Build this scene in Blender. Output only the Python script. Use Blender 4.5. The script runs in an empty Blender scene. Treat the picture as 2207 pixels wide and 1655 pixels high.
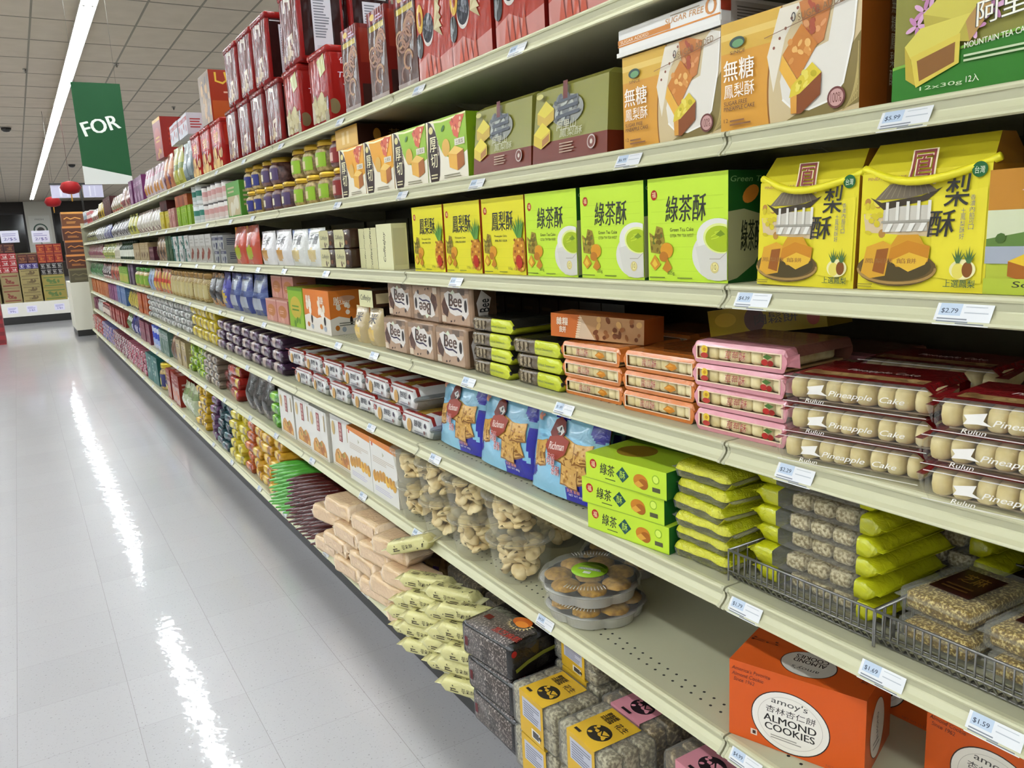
import bpy, bmesh, math, random
from mathutils import Vector, Matrix, Euler
C = bpy.context.scene.collection
SC = bpy.context.scene
PI = math.pi
# ---------------------------------------------------------------- camera
CAM_H = 1.37
YAW, PITCH, ROLL, F = 0.542503911, 0.190138555, -0.0493863, 1718.4
def make_camera():
    sy, cy, sp, cp = math.sin(YAW), math.cos(YAW), math.sin(PITCH), math.cos(PITCH)
    f = Vector((sy*cp, cy*cp, -sp)); r = Vector((cy, -sy, 0)); u = r.cross(f)
    cr, sr = math.cos(ROLL), math.sin(ROLL)
    r2 = cr*r + sr*u; u2 = -sr*r + cr*u
    cam = bpy.data.cameras.new('camera'); cam.sensor_width = 36; cam.lens = F/2207*36
    cam.clip_start = 0.02; cam.clip_end = 200
    o = bpy.data.objects.new('camera', cam); C.objects.link(o)
    m = Matrix.Identity(4)
    for i in range(3):
        m[i][0], m[i][1], m[i][2] = r2[i], u2[i], -f[i]
    m[2][3] = CAM_H
    o.matrix_world = m; SC.camera = o
make_camera()
# ---------------------------------------------------------------- world and exposure
w = bpy.data.worlds.new('store_air'); SC.world = w; w.use_nodes = True
w.node_tree.nodes['Background'].inputs[0].default_value = (1, .97, .92, 1)
w.node_tree.nodes['Background'].inputs[1].default_value = 0.02
SC.view_settings.view_transform = 'Standard'; SC.view_settings.look = 'None'
SC.view_settings.gamma = 1; SC.view_settings.use_curve_mapping = False
SC.view_settings.exposure = 0.80
TUBE_POWER = 26.0
LAMP_COLOR = 'EFF8FF'
LAMP_ROWS = (1.13, -2.0, -5.1, -8.2, -11.3, 5.4)  # rows of the third and fourth aisles are unseen, added as side fill
SC.cycles.max_bounces = 8; SC.cycles.diffuse_bounces = 4; SC.cycles.glossy_bounces = 3
SC.cycles.transmission_bounces = 4; SC.cycles.transparent_max_bounces = 16
SC.cycles.sample_clamp_indirect = 6.0; SC.cycles.use_denoising = True
SC.cycles.caustics_reflective = False; SC.cycles.caustics_refractive = False
# ---------------------------------------------------------------- materials
def lin(c): return c/12.92 if c <= .04045 else ((c+.055)/1.055)**2.4
def rgb(h):
    if isinstance(h, str):
        h = h.lstrip('#'); return tuple(lin(int(h[i:i+2], 16)/255) for i in (0, 2, 4))
    return h
_M = {}
def M(col, rough=.42, metal=0.0, coat=0.0, emit=0.0, spec=.5):
    k = (col, rough, metal, coat, emit, spec)
    if k in _M: return _M[k]
    m = bpy.data.materials.new('ink'); m.use_nodes = True
    b = m.node_tree.nodes['Principled BSDF']; c = rgb(col)
    b.inputs['Base Color'].default_value = (*c, 1); b.inputs['Roughness'].default_value = rough
    b.inputs['Metallic'].default_value = metal; b.inputs['Specular IOR Level'].default_value = spec
    if coat: b.inputs['Coat Weight'].default_value = coat; b.inputs['Coat Roughness'].default_value = .12
    if emit:
        b.inputs['Emission Color'].default_value = (*c, 1); b.inputs['Emission Strength'].default_value = emit
    _M[k] = m
    return m
def GL(col, rough=.36): return M(col, max(rough, .3), 0, .04, 0, .22)           # glossy film or varnished board
def node_mat(name):
    m = bpy.data.materials.new(name); m.use_nodes = True
    nt = m.node_tree; return m, nt.nodes, nt.links, nt.nodes['Principled BSDF']
def clear_mat(name, tint, opac, rough=.06, grain=0):
    """thin clear plastic: mostly see-through, with a glossy skin"""
    m = bpy.data.materials.new(name); m.use_nodes = True
    n, l = m.node_tree.nodes, m.node_tree.links; n.clear()
    out = n.new('ShaderNodeOutputMaterial'); tr = n.new('ShaderNodeBsdfTransparent')
    tr.inputs[0].default_value = (*rgb(tint), 1)
    p = n.new('ShaderNodeBsdfPrincipled'); p.inputs['Base Color'].default_value = (*rgb('E4E2DA'), 1)
    p.inputs['Roughness'].default_value = rough; p.inputs['Coat Weight'].default_value = .5
    lw = n.new('ShaderNodeLayerWeight'); lw.inputs['Blend'].default_value = .35
    ma = n.new('ShaderNodeMath'); ma.operation = 'MULTIPLY_ADD'; ma.inputs[1].default_value = .30; ma.inputs[2].default_value = opac
    l.new(lw.outputs['Facing'], ma.inputs[0])
    mx = n.new('ShaderNodeMixShader'); l.new(ma.outputs[0], mx.inputs[0])
    l.new(tr.outputs[0], mx.inputs[1]); l.new(p.outputs[0], mx.inputs[2]); l.new(mx.outputs[0], out.inputs[0])
    if grain:
        tx = n.new('ShaderNodeTexNoise'); tx.inputs['Scale'].default_value = grain; tx.inputs['Detail'].default_value = 3
        bp = n.new('ShaderNodeBump'); bp.inputs['Strength'].default_value = .6; bp.inputs['Distance'].default_value = .004
        l.new(tx.outputs[0], bp.inputs['Height']); l.new(bp.outputs[0], p.inputs['Normal'])
    return m
FILM = clear_mat('clear_film', 'FAF9F4', .03, .08, 60)
TUBP = clear_mat('clear_tub_plastic', 'FFFFFC', .01, .05)
GRAYFILM = clear_mat('crinkled_clear_film', 'F2F0E8', .06, .1, 90)
def speckle(name, c1, c2, scale, lo=.45, hi=.6, rough=.5, c3=None, bump=.0):
    m, n, l, b = node_mat(name)
    tc = n.new('ShaderNodeTexCoord'); tx = n.new('ShaderNodeTexNoise'); tx.inputs['Scale'].default_value = scale; tx.inputs['Detail'].default_value = 2
    l.new(tc.outputs['Object'], tx.inputs['Vector'])
    r = n.new('ShaderNodeValToRGB'); r.color_ramp.elements[0].position = lo; r.color_ramp.elements[1].position = hi
    r.color_ramp.elements[0].color = (*rgb(c1), 1); r.color_ramp.elements[1].color = (*rgb(c2), 1)
    if c3:
        e = r.color_ramp.elements.new((lo+hi)/2); e.color = (*rgb(c3), 1)
    l.new(tx.outputs[0], r.inputs[0]); l.new(r.outputs[0], b.inputs['Base Color']); b.inputs['Roughness'].default_value = rough
    if bump:
        bp = n.new('ShaderNodeBump'); bp.inputs['Strength'].default_value = bump; bp.inputs['Distance'].default_value = .003
        l.new(tx.outputs[0], bp.inputs['Height']); l.new(bp.outputs[0], b.inputs['Normal'])
    return m
COOKIE = speckle('baked_cookie', 'CDB27C', 'E8D6A8', 30, .35, .7, .6)
CAKE = speckle('pale_cake', 'D0BB80', 'E6D6A4', 45, .35, .65, .7)
SESAME = speckle('sesame_candy', '6B5423', 'CDB878', 260, .42, .62, .35, '8F7436', .5)
PEANUT = speckle('peanut_brittle', '8C7A54', 'E2D6B4', 170, .4, .6, .3, 'BDB08C', .5)
DARKCANDY = speckle('black_sesame_block', '3A322E', 'A89C94', 200, .42, .68, .3, '524842', .4)
BROWNCAKE = speckle('brown_sugar_block', '54442C', 'B09C78', 120, .4, .66, .35, '6E5A38', .4)
def crinkle(col, scale=55, strength=.5, rough=.2, metal=0):
    """coloured wrapping film with fine creases"""
    k = ('crk', col, scale, strength, rough, metal)
    if k in _M: return _M[k]
    m, n, l, b = node_mat('crinkled_film')
    b.inputs['Base Color'].default_value = (*rgb(col), 1); b.inputs['Roughness'].default_value = rough
    b.inputs['Metallic'].default_value = metal; b.inputs['Coat Weight'].default_value = .18
    tc = n.new('ShaderNodeTexCoord'); tx = n.new('ShaderNodeTexNoise'); tx.inputs['Scale'].default_value = scale; tx.inputs['Detail'].default_value = 3
    tx.inputs['Distortion'].default_value = 1.2
    bp = n.new('ShaderNodeBump'); bp.inputs['Strength'].default_value = strength; bp.inputs['Distance'].default_value = .006
    l.new(tc.outputs['Object'], tx.inputs['Vector']); l.new(tx.outputs[0], bp.inputs['Height']); l.new(bp.outputs[0], b.inputs['Normal'])
    _M[k] = m
    return m
def TM(col):
    """varnished tin or film-wrapped board: sharp glints broken by slight waves in the sheet"""
    k = ('tin', col)
    if k in _M: return _M[k]
    m, n, l, b = node_mat('varnished_sheet')
    b.inputs['Base Color'].default_value = (*rgb(col), 1); b.inputs['Roughness'].default_value = .17; b.inputs['Specular IOR Level'].default_value = .10
    tc = n.new('ShaderNodeTexCoord'); mp = n.new('ShaderNodeMapping'); mp.inputs['Scale'].default_value = (14, 14, 5)
    tx = n.new('ShaderNodeTexNoise'); tx.inputs['Scale'].default_value = 1.6; tx.inputs['Detail'].default_value = 1.5
    bp = n.new('ShaderNodeBump'); bp.inputs['Strength'].default_value = .45; bp.inputs['Distance'].default_value = .018
    l.new(tc.outputs['Object'], mp.inputs[0]); l.new(mp.outputs[0], tx.inputs['Vector']); l.new(tx.outputs[0], bp.inputs['Height']); l.new(bp.outputs[0], b.inputs['Normal'])
    _M[k] = m
    return m
# ---------------------------------------------------------------- mesh building
class MB:
    """collects verts, faces and materials; mesh() turns them into ONE mesh"""
    def __init__(s): s.v = []; s.f = []; s.mi = []; s.sm = []; s.mats = []; s.ix = {}
    def m(s, mat):
        if mat.name not in s.ix: s.ix[mat.name] = len(s.mats); s.mats.append(mat)
        return s.ix[mat.name]
    def add(s, vs, fs, mat, smooth=False, T=None):
        b = len(s.v); i = s.m(mat)
        s.v += [tuple(T @ Vector(p)) for p in vs] if T else [tuple(p) for p in vs]
        for f in fs: s.f.append(tuple(b+k for k in f)); s.mi.append(i); s.sm.append(smooth)
    def addm(s, vs, fs, mats, smooth=False):
        b = len(s.v); s.v += [tuple(p) for p in vs]
        for f, mt in zip(fs, mats): s.f.append(tuple(b+k for k in f)); s.mi.append(s.m(mt)); s.sm.append(smooth)
    def box(s, x0, x1, y0, y1, z0, z1, mat, T=None, mats=None):
        vs = [(x, y, z) for x in (x0, x1) for y in (y0, y1) for z in (z0, z1)]
        fs = [(0, 1, 3, 2), (4, 6, 7, 5), (0, 4, 5, 1), (2, 3, 7, 6), (0, 2, 6, 4), (1, 5, 7, 3)]   # -x +x -y +y -z +z
        if mats:
            if T: vs = [tuple(T @ Vector(p)) for p in vs]
            s.addm(vs, fs, [mats.get(k, mat) for k in ('-x', '+x', '-y', '+y', '-z', '+z')])
        else: s.add(vs, fs, mat, False, T)
    def rbox(s, x0, x1, y0, y1, z0, z1, mat, r=.004, seg=2, T=None, smooth=True):
        bm = bmesh.new()
        bmesh.ops.create_cube(bm, size=1, matrix=Matrix.Translation(((x0+x1)/2, (y0+y1)/2, (z0+z1)/2)) @ Matrix.Diagonal((x1-x0, y1-y0, z1-z0, 1)))
        bmesh.ops.bevel(bm, geom=bm.edges[:], offset=r, segments=seg, profile=.5, affect='EDGES')
        s.add([v.co[:] for v in bm.verts], [[v.index for v in f.verts] for f in bm.faces], mat, smooth, T); bm.free()
    def tube(s, pts, r, mat, n=8, cap=True, T=None):
        P = [Vector(p) for p in pts]; vs = []; fs = []; up = None
        for i, p in enumerate(P):
            d = (P[min(i+1, len(P)-1)] - P[max(i-1, 0)]).normalized()
            if up is None: up = d.orthogonal().normalized()
            up = (up - d*up.dot(d)).normalized(); q = d.cross(up)
            rr = r[i] if isinstance(r, (list, tuple)) else r
            for k in range(n):
                a = 2*PI*k/n; vs.append(tuple(p + rr*(math.cos(a)*up + math.sin(a)*q)))
        for i in range(len(P)-1):
            for k in range(n): fs.append((i*n+k, i*n+(k+1) % n, (i+1)*n+(k+1) % n, (i+1)*n+k))
        if cap: fs.append(tuple(range(n))[::-1]); fs.append(tuple((len(P)-1)*n+k for k in range(n)))
        s.add(vs, fs, mat, True, T)
    def lathe(s, prof, mat, n=24, T=None, a0=0, mats=None, fn=None):
        """prof: (radius, z) from bottom to top; fn(angle) scales the radius"""
        vs = []; fs = []; ms = []
        for (r, z) in prof:
            for k in range(n):
                a = 2*PI*k/n+a0; q = r*(fn(a) if fn else 1); vs.append((q*math.cos(a), q*math.sin(a), z))
        for i in range(len(prof)-1):
            for k in range(n): fs.append((i*n+k, i*n+(k+1) % n, (i+1)*n+(k+1) % n, (i+1)*n+k)); ms.append(mats[i] if mats else mat)
        if prof[0][0] > 1e-5: fs.append(tuple(range(n))[::-1]); ms.append(ms[0])
        if prof[-1][0] > 1e-5: fs.append(tuple((len(prof)-1)*n+k for k in range(n))); ms.append(ms[-2] if len(ms) > 1 else ms[0])
        if T: vs = [tuple(T @ Vector(p)) for p in vs]
        s.addm(vs, fs, ms, True)
    def prism(s, poly, z0, z1, mat, T=None, axis='z'):
        n = len(poly); mk = {'z': lambda p, z: (p[0], p[1], z), 'y': lambda p, z: (p[0], z, p[1]), 'x': lambda p, z: (z, p[0], p[1])}[axis]
        s.add([mk(p, z0) for p in poly]+[mk(p, z1) for p in poly],
              [tuple(range(n))[::-1], tuple(range(n, 2*n))]+[(i, (i+1) % n, n+(i+1) % n, n+i) for i in range(n)], mat, False, T)
    def mesh(s, name):
        me = bpy.data.meshes.new(name); me.from_pydata(s.v, [], s.f)
        for mt in s.mats: me.materials.append(mt)
        me.polygons.foreach_set('material_index', s.mi); me.polygons.foreach_set('use_smooth', s.sm); me.update()
        return me
_T = {}
def text_geo(t, shear=0):
    k = (t, shear)
    if k not in _T:
        c = bpy.data.curves.new('lettering', 'FONT'); c.body = t; c.size = 1; c.resolution_u = 3; c.shear = shear
        o = bpy.data.objects.new('lettering', c); C.objects.link(o)
        dg = bpy.context.evaluated_depsgraph_get(); e = o.evaluated_get(dg); me = e.to_mesh()
        vs = [(v.co.x, v.co.y) for v in me.vertices]; fs = [tuple(p.vertices) for p in me.polygons]
        e.to_mesh_clear(); bpy.data.objects.remove(o); bpy.data.curves.remove(c)
        xs = [p[0] for p in vs] or [0, 1]; ys = [p[1] for p in vs] or [0, 1]
        _T[k] = ([((x-min(xs)), (y-min(ys))) for x, y in vs], fs, max(xs)-min(xs) or 1, max(ys)-min(ys) or 1)
    return _T[k]
class Art:
    """flat printing on a face: origin o (lower left), unit axes u, v, face size w x h; all drawing in 0..1"""
    def __init__(s, mb, o, u, v, w, h, lift=.00005, S=None):
        s.mb, s.o, s.u, s.v, s.w, s.h = mb, Vector(o), Vector(u), Vector(v), w, h
        s.n = s.u.cross(s.v).normalized(); s.k = 0; s.lift = lift; s.S = S
    def P(s, x, y):
        x = min(max(x, 0.0), 1.0); y = min(max(y, 0.0), 1.0)
        if s.S: return s.S(x, y, .0009+s.lift*s.k)
        return tuple(s.o + s.u*(x*s.w) + s.v*(y*s.h) + s.n*(.0002+s.lift*s.k))
    def poly(s, pts, col, raw=False):
        s.k += 1; s.mb.add([s.P(*p) for p in pts], [tuple(range(len(pts)))], col if not isinstance(col, (str, tuple)) else M(col))
    def rect(s, x0, y0, x1, y1, col): s.poly([(x0, y0), (x1, y0), (x1, y1), (x0, y1)], col)
    def ell(s, cx, cy, rx, ry, col, n=22, rot=0, a0=0, a1=2*PI):
        asp = s.w/s.h; c, q = math.cos(rot), math.sin(rot); pts = []
        for i in range(n):
            a = a0+(a1-a0)*i/(n if a1-a0 > 6.2 else n-1); X, Y = rx*math.cos(a), ry*math.sin(a)/asp
            pts.append((cx+X*c-Y*q, cy+(X*q+Y*c)*asp))
        s.poly(pts, col)
    def circ(s, cx, cy, r, col, n=22): s.ell(cx, cy, r, r*s.w/s.h, col, n)
    def line(s, pts, wd, col, taper=False):
        asp = s.w/s.h; L = []; R = []
        for i, (x, y) in enumerate(pts):
            a, b = pts[max(i-1, 0)], pts[min(i+1, len(pts)-1)]
            dx, dy = b[0]-a[0], (b[1]-a[1])/asp; q = math.hypot(dx, dy) or 1
            t = wd*(1 if not taper else .35+.65*math.sin(PI*(i+.6)/(len(pts)+.2)))
            L.append((x-dy/q*t/2, y+dx/q*t/2*asp)); R.append((x+dy/q*t/2, y-dx/q*t/2*asp))
        s.k += 1; n = len(pts); col = M(col) if isinstance(col, (str, tuple)) else col
        s.mb.add([s.P(*p) for p in L+R], [(i, n+i, n+i+1, i+1) for i in range(n-1)], col)
    def text(s, t, x0, y0, x1, y1, col, shear=0, bold=0, rot=0, keep=False):
        vs, fs, W, H = text_geo(t, shear); s.k += 1
        if keep:                                     # keep letter proportions, fit height
            x1 = x0 + W/H*(y1-y0)*s.h/s.w
        cx, cy = (x0+x1)/2, (y0+y1)/2; c, q = math.cos(rot), math.sin(rot); asp = s.w/s.h; out = []
        for x, y in vs:
            X, Y = (x/W-.5)*(x1-x0), (y/H-.5)*(y1-y0)/asp
            out.append(s.P(cx+X*c-Y*q, cy+(X*q+Y*c)*asp))
        mt = M(col) if isinstance(col, (str, tuple)) else col; s.mb.add(out, fs, mt)
        if bold:                                     # heavier strokes: the same letters again, a little to each side
            d = min(bold, .045)*(y1-y0)*s.h*1.6
            for k in (-1, 1): s.mb.add([tuple(Vector(p)+s.u*d*k*.5+s.n*s.lift*.25*k) for p in out], fs, mt)
    def vtext(s, t, x0, y0, x1, y1, col, bold=0):
        n = len(t)
        for i, ch in enumerate(t):
            b = y1-(y1-y0)*(i+1)/n; s.text(ch, x0, b+(y1-y0)*.04/n, x1, b+(y1-y0)*.94/n, col, 0, bold)
    def bars(s, x0, y0, x1, y1, n, col, seed=0, fill=.45):
        """rows of print too small to read"""
        R = random.Random(seed)
        for i in range(n):
            yb = y1-(y1-y0)*(i+1)/n; hh = (y1-y0)/n*fill; s.rect(x0, yb, x0+(x1-x0)*R.uniform(.6, 1), yb+hh, col)
    def blobs(s, x0, y0, x1, y1, n, cols, size, seed=0):
        R = random.Random(seed)
        for i in range(n):
            s.ell(R.uniform(x0, x1), R.uniform(y0, y1), size*R.uniform(.6, 1.3), size*R.uniform(.5, 1.1)*s.w/s.h, R.choice(cols), 9, R.uniform(0, 3))
def boxart(mb, W, D, H, lift=.00005):
    """faces of a carton standing with its front towards -x: front, near side, top"""
    return (Art(mb, (0, W/2, 0), (0, -1, 0), (0, 0, 1), W, H, lift), Art(mb, (0, -W/2, 0), (1, 0, 0), (0, 0, 1), D, H, lift),
            Art(mb, (0, W/2, H), (0, -1, 0), (1, 0, 0), W, D, lift))
# ---------------------------------------------------------------- objects
def node(name, mesh=None, kids=(), label=None): return {'n': name, 'm': mesh, 'k': list(kids), 'l': label}
def part(name, mb, kids=(), label=None): return node(name, mb.mesh(name) if isinstance(mb, MB) else mb, kids, label)
LABELS = {}
def put(t, loc, label, cat, group=None, rz=0.0, tilt=(0, 0), kind=None, scale=None):
    """place a copy of a built thing: the root and a copy of each part and sub-part, all sharing mesh data"""
    def rec(d, par):
        o = bpy.data.objects.new(d['n'], d['m']); C.objects.link(o)
        if par: o.parent = par
        if d['l']: o['label'] = d['l']
        if par and 'off' in d: o.location = d['off']
        for k in d['k']: rec(k, o)
        return o
    r = rec(t, None); r.location = loc; r.rotation_euler = Euler((tilt[0], tilt[1], rz), 'XYZ')
    if scale: r.scale = scale
    r['label'] = label; r['category'] = cat
    if group: r['group'] = group
    r['kind'] = kind or 'thing'
    LABELS.setdefault(label, []).append(group)
    return r
def struct(name, mb):
    o = bpy.data.objects.new(name, mb.mesh(name)); C.objects.link(o); o['kind'] = 'structure'
    return o
ORD = 'first second third fourth fifth sixth seventh eighth ninth tenth eleventh twelfth thirteenth fourteenth fifteenth sixteenth'.split()
def nth(i, n, lastword='last'):
    return 'only' if n == 1 else ORD[i] if i < len(ORD) else 'number %d' % (i+1)
SHZ = {'A': 1.7545, 'B': 1.501, 'C': 1.270, 'D': 1.017, 'E': .763, 'F': .485, 'G': .174}
SHN = dict(zip('ABCDEFG', ('top shelf', 'second shelf', 'third shelf', 'fourth shelf', 'fifth shelf', 'sixth shelf', 'bottom shelf')))
# ---------------------------------------------------------------- room shell
def floor_mat():
    m, n, l, b = node_mat('waxed_floor_tile')
    tc = n.new('ShaderNodeTexCoord'); sp = n.new('ShaderNodeSeparateXYZ'); l.new(tc.outputs['Object'], sp.inputs[0])
    def mth(op, a, bb=None, cc=None):
        q = n.new('ShaderNodeMath'); q.operation = op
        for i, x in enumerate((a, bb, cc)):
            if x is None: continue
            if isinstance(x, (int, float)): q.inputs[i].default_value = x
            else: l.new(x, q.inputs[i])
        return q.outputs[0]
    T = .3048
    ux = mth('DIVIDE', mth('ADD', sp.outputs[0], .1905), T); uy = mth('DIVIDE', mth('ADD', sp.outputs[1], -.253), T)
    fx = mth('ABSOLUTE', mth('SUBTRACT', mth('FRACT', ux), .5)); fy = mth('ABSOLUTE', mth('SUBTRACT', mth('FRACT', uy), .5))
    jt = mth('MAXIMUM', mth('GREATER_THAN', fx, .4968), mth('MULTIPLY', mth('GREATER_THAN', fy, .4972), .62))
    cb = n.new('ShaderNodeCombineXYZ'); l.new(mth('FLOOR', ux), cb.inputs[0]); l.new(mth('FLOOR', uy), cb.inputs[1])
    wn = n.new('ShaderNodeTexWhiteNoise'); l.new(cb.outputs[0], wn.inputs['Vector'])
    nz = n.new('ShaderNodeTexNoise'); nz.inputs['Scale'].default_value = 150; nz.inputs['Detail'].default_value = 1.5; l.new(tc.outputs['Object'], nz.inputs['Vector'])
    r = n.new('ShaderNodeValToRGB'); r.color_ramp.elements[0].position = .25; r.color_ramp.elements[1].position = .36
    r.color_ramp.elements[0].color = (*rgb('767372'), 1); r.color_ramp.elements[1].color = (*rgb('A09D9E'), 1)
    l.new(nz.outputs[0], r.inputs[0])
    hs = n.new('ShaderNodeHueSaturation'); l.new(r.outputs[0], hs.inputs['Color']); l.new(mth('MULTIPLY_ADD', wn.outputs['Value'], .07, .95), hs.inputs['Value'])
    mx = n.new('ShaderNodeMix'); mx.data_type = 'RGBA'; l.new(mth('MULTIPLY', jt, .5), mx.inputs['Factor'])
    l.new(hs.outputs[0], mx.inputs['A']); mx.inputs['B'].default_value = (*rgb('5E5754'), 1)
    l.new(mx.outputs['Result'], b.inputs['Base Color']); b.inputs['Roughness'].default_value = .34
    b.inputs['Coat Weight'].default_value = .7; b.inputs['Coat Roughness'].default_value = .05; b.inputs['Specular IOR Level'].default_value = .45
    n2 = n.new('ShaderNodeTexNoise'); n2.inputs['Scale'].default_value = 14; n2.inputs['Detail'].default_value = 3; l.new(tc.outputs['Object'], n2.inputs['Vector'])
    bp = n.new('ShaderNodeBump'); bp.inputs['Strength'].default_value = .4; bp.inputs['Distance'].default_value = .0025
    l.new(n2.outputs[0], bp.inputs['Height']); l.new(bp.outputs[0], b.inputs['Normal']); l.new(bp.outputs[0], b.inputs['Coat Normal'])
    return m
RX0, RX1, RY0, RY1, CEIL = -14.0, 9.0, -13.0, 54.0, 4.30
q = MB(); q.box(RX0, RX1, RY0, RY1, -.1, 0, floor_mat()); struct('floor', q)
TILE = speckle('ceiling_board', 'C6BAA7', 'CEC2AF', 3.0, .3, .7, .9)
q = MB(); q.box(RX0, RX1, RY0, RY1, CEIL, CEIL+.1, TILE)
GRID = M('8A8474', .7)
x = 1.796-.61*26
while x < RX1:
    if x > RX0: q.box(x-.012, x+.012, RY0, RY1, CEIL-.004, CEIL, GRID)
    x += .61
y = .08-1.22*10
while y < RY1: q.box(RX0, RX1, y-.012, y+.012, CEIL-.0035, CEIL, GRID); y += 1.22
struct('ceiling', q)
WALLM = M('CFC9BA', .8)
for nm, b in (('wall_left', (RX0-.1, RX0, RY0, RY1)), ('wall_right', (RX1, RX1+.1, RY0, RY1)), ('wall_back', (RX0, RX1, RY0-.1, RY0)), ('wall_far', (RX0, RX1, RY1, RY1+.1))):
    q = MB(); q.box(b[0], b[1], b[2], b[3], 0, CEIL, WALLM if nm != 'wall_far' else M('3A332E', .7)); struct(nm, q)
DARKGLASS = M('0E0C0C', .08)
for i, (x0, x1) in enumerate(((-3.2, .70), (2.15, 6.2))):
    q = MB(); q.box(x0, x1, RY1-.06, RY1-.02, .9, 3.6, DARKGLASS)
    for k in range(3):
        xx = x0+(x1-x0)*k/2; q.box(xx-.04, xx+.04, RY1-.09, RY1-.02, .85, 3.65, M('2B2523', .5))
    q.box(x0-.04, x1+.04, RY1-.09, RY1-.02, 3.6, 3.7, M('2B2523', .5)); q.box(x0-.04, x1+.04, RY1-.09, RY1-.02, .8, .9, M('2B2523', .5))
    struct('window_%d' % (i+1), q)
q = MB(); q.box(.76, 2.1, RY1-.25, RY1, 0, CEIL-.01, M('D9D5C8', .7)); struct('trim_1', q)
q = MB(); a = Art(q, (.9, RY1-.27, 1.9), (1, 0, 0), (0, 0, 1), 1.06, 1.6); q.box(.9, 1.96, RY1-.27, RY1-.251, 1.9, 3.5, M('E6E4DA', .6))
a.circ(.5, .5, .34, '3E5A48'); a.circ(.5, .5, .27, 'E6E4DA'); a.circ(.5, .48, .18, '4A4238'); a.text('FRESH', .3, .84, .7, .9, '8C8A80')
put(part('wall_poster', q), (0, 0, 0), 'white wall poster with dark round emblem between the far windows', 'poster')
# ---------------------------------------------------------------- ceiling fixtures
TUBE = M(LAMP_COLOR, .3, 0, 0, TUBE_POWER)
def make_fixture():
    h = MB(); WH = M('E4E1D6', .45)
    h.prism([(-.094, -.022), (-.062, .085), (.062, .085), (.094, -.022), (.088, -.022), (.05, .05), (.03, .052), (0, .030), (-.03, .052), (-.05, .05), (-.088, -.022)], -1.215, 1.215, WH, axis='y')
    ends = MB()
    for sy in (-1, 1):
        for sx in (-1, 1): ends.box(sx*.047-.014, sx*.047+.014, sy*1.205-.012, sy*1.205+.012, -.028, .04, M('8A8678', .5))
    ks = [part('end_socket', ends)]
    for sx in (-1, 1):
        t = MB(); t.tube([(sx*.047, -1.19, 0), (sx*.047, 1.19, 0)], .024, TUBE, 10); ks.append(part('fluorescent_tube', t))
    return node('ceiling_light', h.mesh('ceiling_light'), ks)
FIX = make_fixture(); nrow = {1.13: 'row above the shelf front'}
for ri, lx in enumerate(LAMP_ROWS):
    for k in range(-8, 20 if lx > -3 else 9):
        yy = 12.27-1.2192+2.438*(k-4)+1.2192
        if yy > RY1-2 or yy < RY0+1.3: continue
        put(FIX, (lx, yy, CEIL-.088), ('twin tube ceiling light, %s along the lamp row above the shelf front' % nth(k+8, 99)) if lx == 1.13 else
            'twin tube ceiling light, %s in the lamp row over the %s' % (nth(k+8, 99), {-2.0: 'aisle beside the shelves', -5.1: 'next aisle across', -8.2: 'third aisle, added fill light', -11.3: 'fourth aisle, added fill light', 5.4: 'aisle behind the shelves'}[lx]), 'ceiling light', 'twin tube ceiling lights')
q = MB(); q.lathe([(.0, -.11), (.06, -.10), (.1, -.06), (.115, 0)], M('15130F', .12), 20); q2 = MB(); q2.lathe([(.13, -.012), (.13, .0)], M('C9C5B8', .5), 20)
t = node('dome_camera', q.mesh('dome_camera'), [part('mounting_ring', q2)])
put(t, (2.05, 31.6, CEIL-.005), 'black ceiling dome camera beyond the green sign', 'camera')
put(t, (.22, 22.6, CEIL-.005), 'dark ceiling dome camera beside the long row of lamps', 'camera')
q = MB(); q.lathe([(.012, -.06), (.012, -.03), (.035, -.028), (.006, -.02), (.012, 0)], M('6A665C', .4), 10); q2 = MB(); q2.lathe([(.04, -.008), (.04, .0)], M('8C887A', .4), 12)
t = node('fire_sprinkler', q.mesh('fire_sprinkler'), [part('escutcheon', q2)])
for i, (x, y, d) in enumerate(((1.8, 14.74, 'nearest the green sign'), (3.3, 18.85, 'above the tall red gift box'), (2.9, 24.5, 'above the purple cartons'), (.55, 15.6, 'on the aisle side of the lamp row'))):
    put(t, (x, y, CEIL-.004), 'small ceiling fire sprinkler ' + d, 'sprinkler', 'ceiling sprinklers')
# ---------------------------------------------------------------- hanging signs
q = MB(); GR = M('1B4C2A', .5, spec=.2); WHT = M('D8D8D2', .5)
x0, x1, zt, zb = -.239, .239, .0, -1.06
q.box(x0, x1, -.002, .002, zb, zt, WHT)
for sy, uu, o in ((-1, (1, 0, 0), (x0, -.002, zb)), (1, (-1, 0, 0), (x1, .002, zb))):
    a = Art(q, o, uu, (0, 0, 1), .478, 1.06)
    l, r = (.184, .08) if sy < 0 else (.08, .184)
    a.poly([(0, l), (1, r), (1, 1), (0, 1)], GR)
    a.text('FOR', .10, .515, .88, .655, M('ECECE6', .5), 0, .045, .27)
wires = []
for s in (-1, 1):
    wq = MB(); wq.tube([(s*.2, 0, 0), (s*.2, 0, 1.157)], .0012, M('77756C', .4, .8), 6); wires.append(part('hanging_wire', wq))
put(node('hanging_sign', q.mesh('hanging_sign'), wires), (.987, 10.0, 3.143), 'green hanging sign with large white letters above the shelves', 'sign', rz=0)
q = MB(); q.box(-.52, .52, -.02, .02, .27, .31, M('22201E', .4)); ks = []
pq = MB(); pq.tube([(.07, 0, 0-.35), (.07, 0, .29)], .018, M('22201E', .4), 8); ks.append(part('centre_post', pq))
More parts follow.
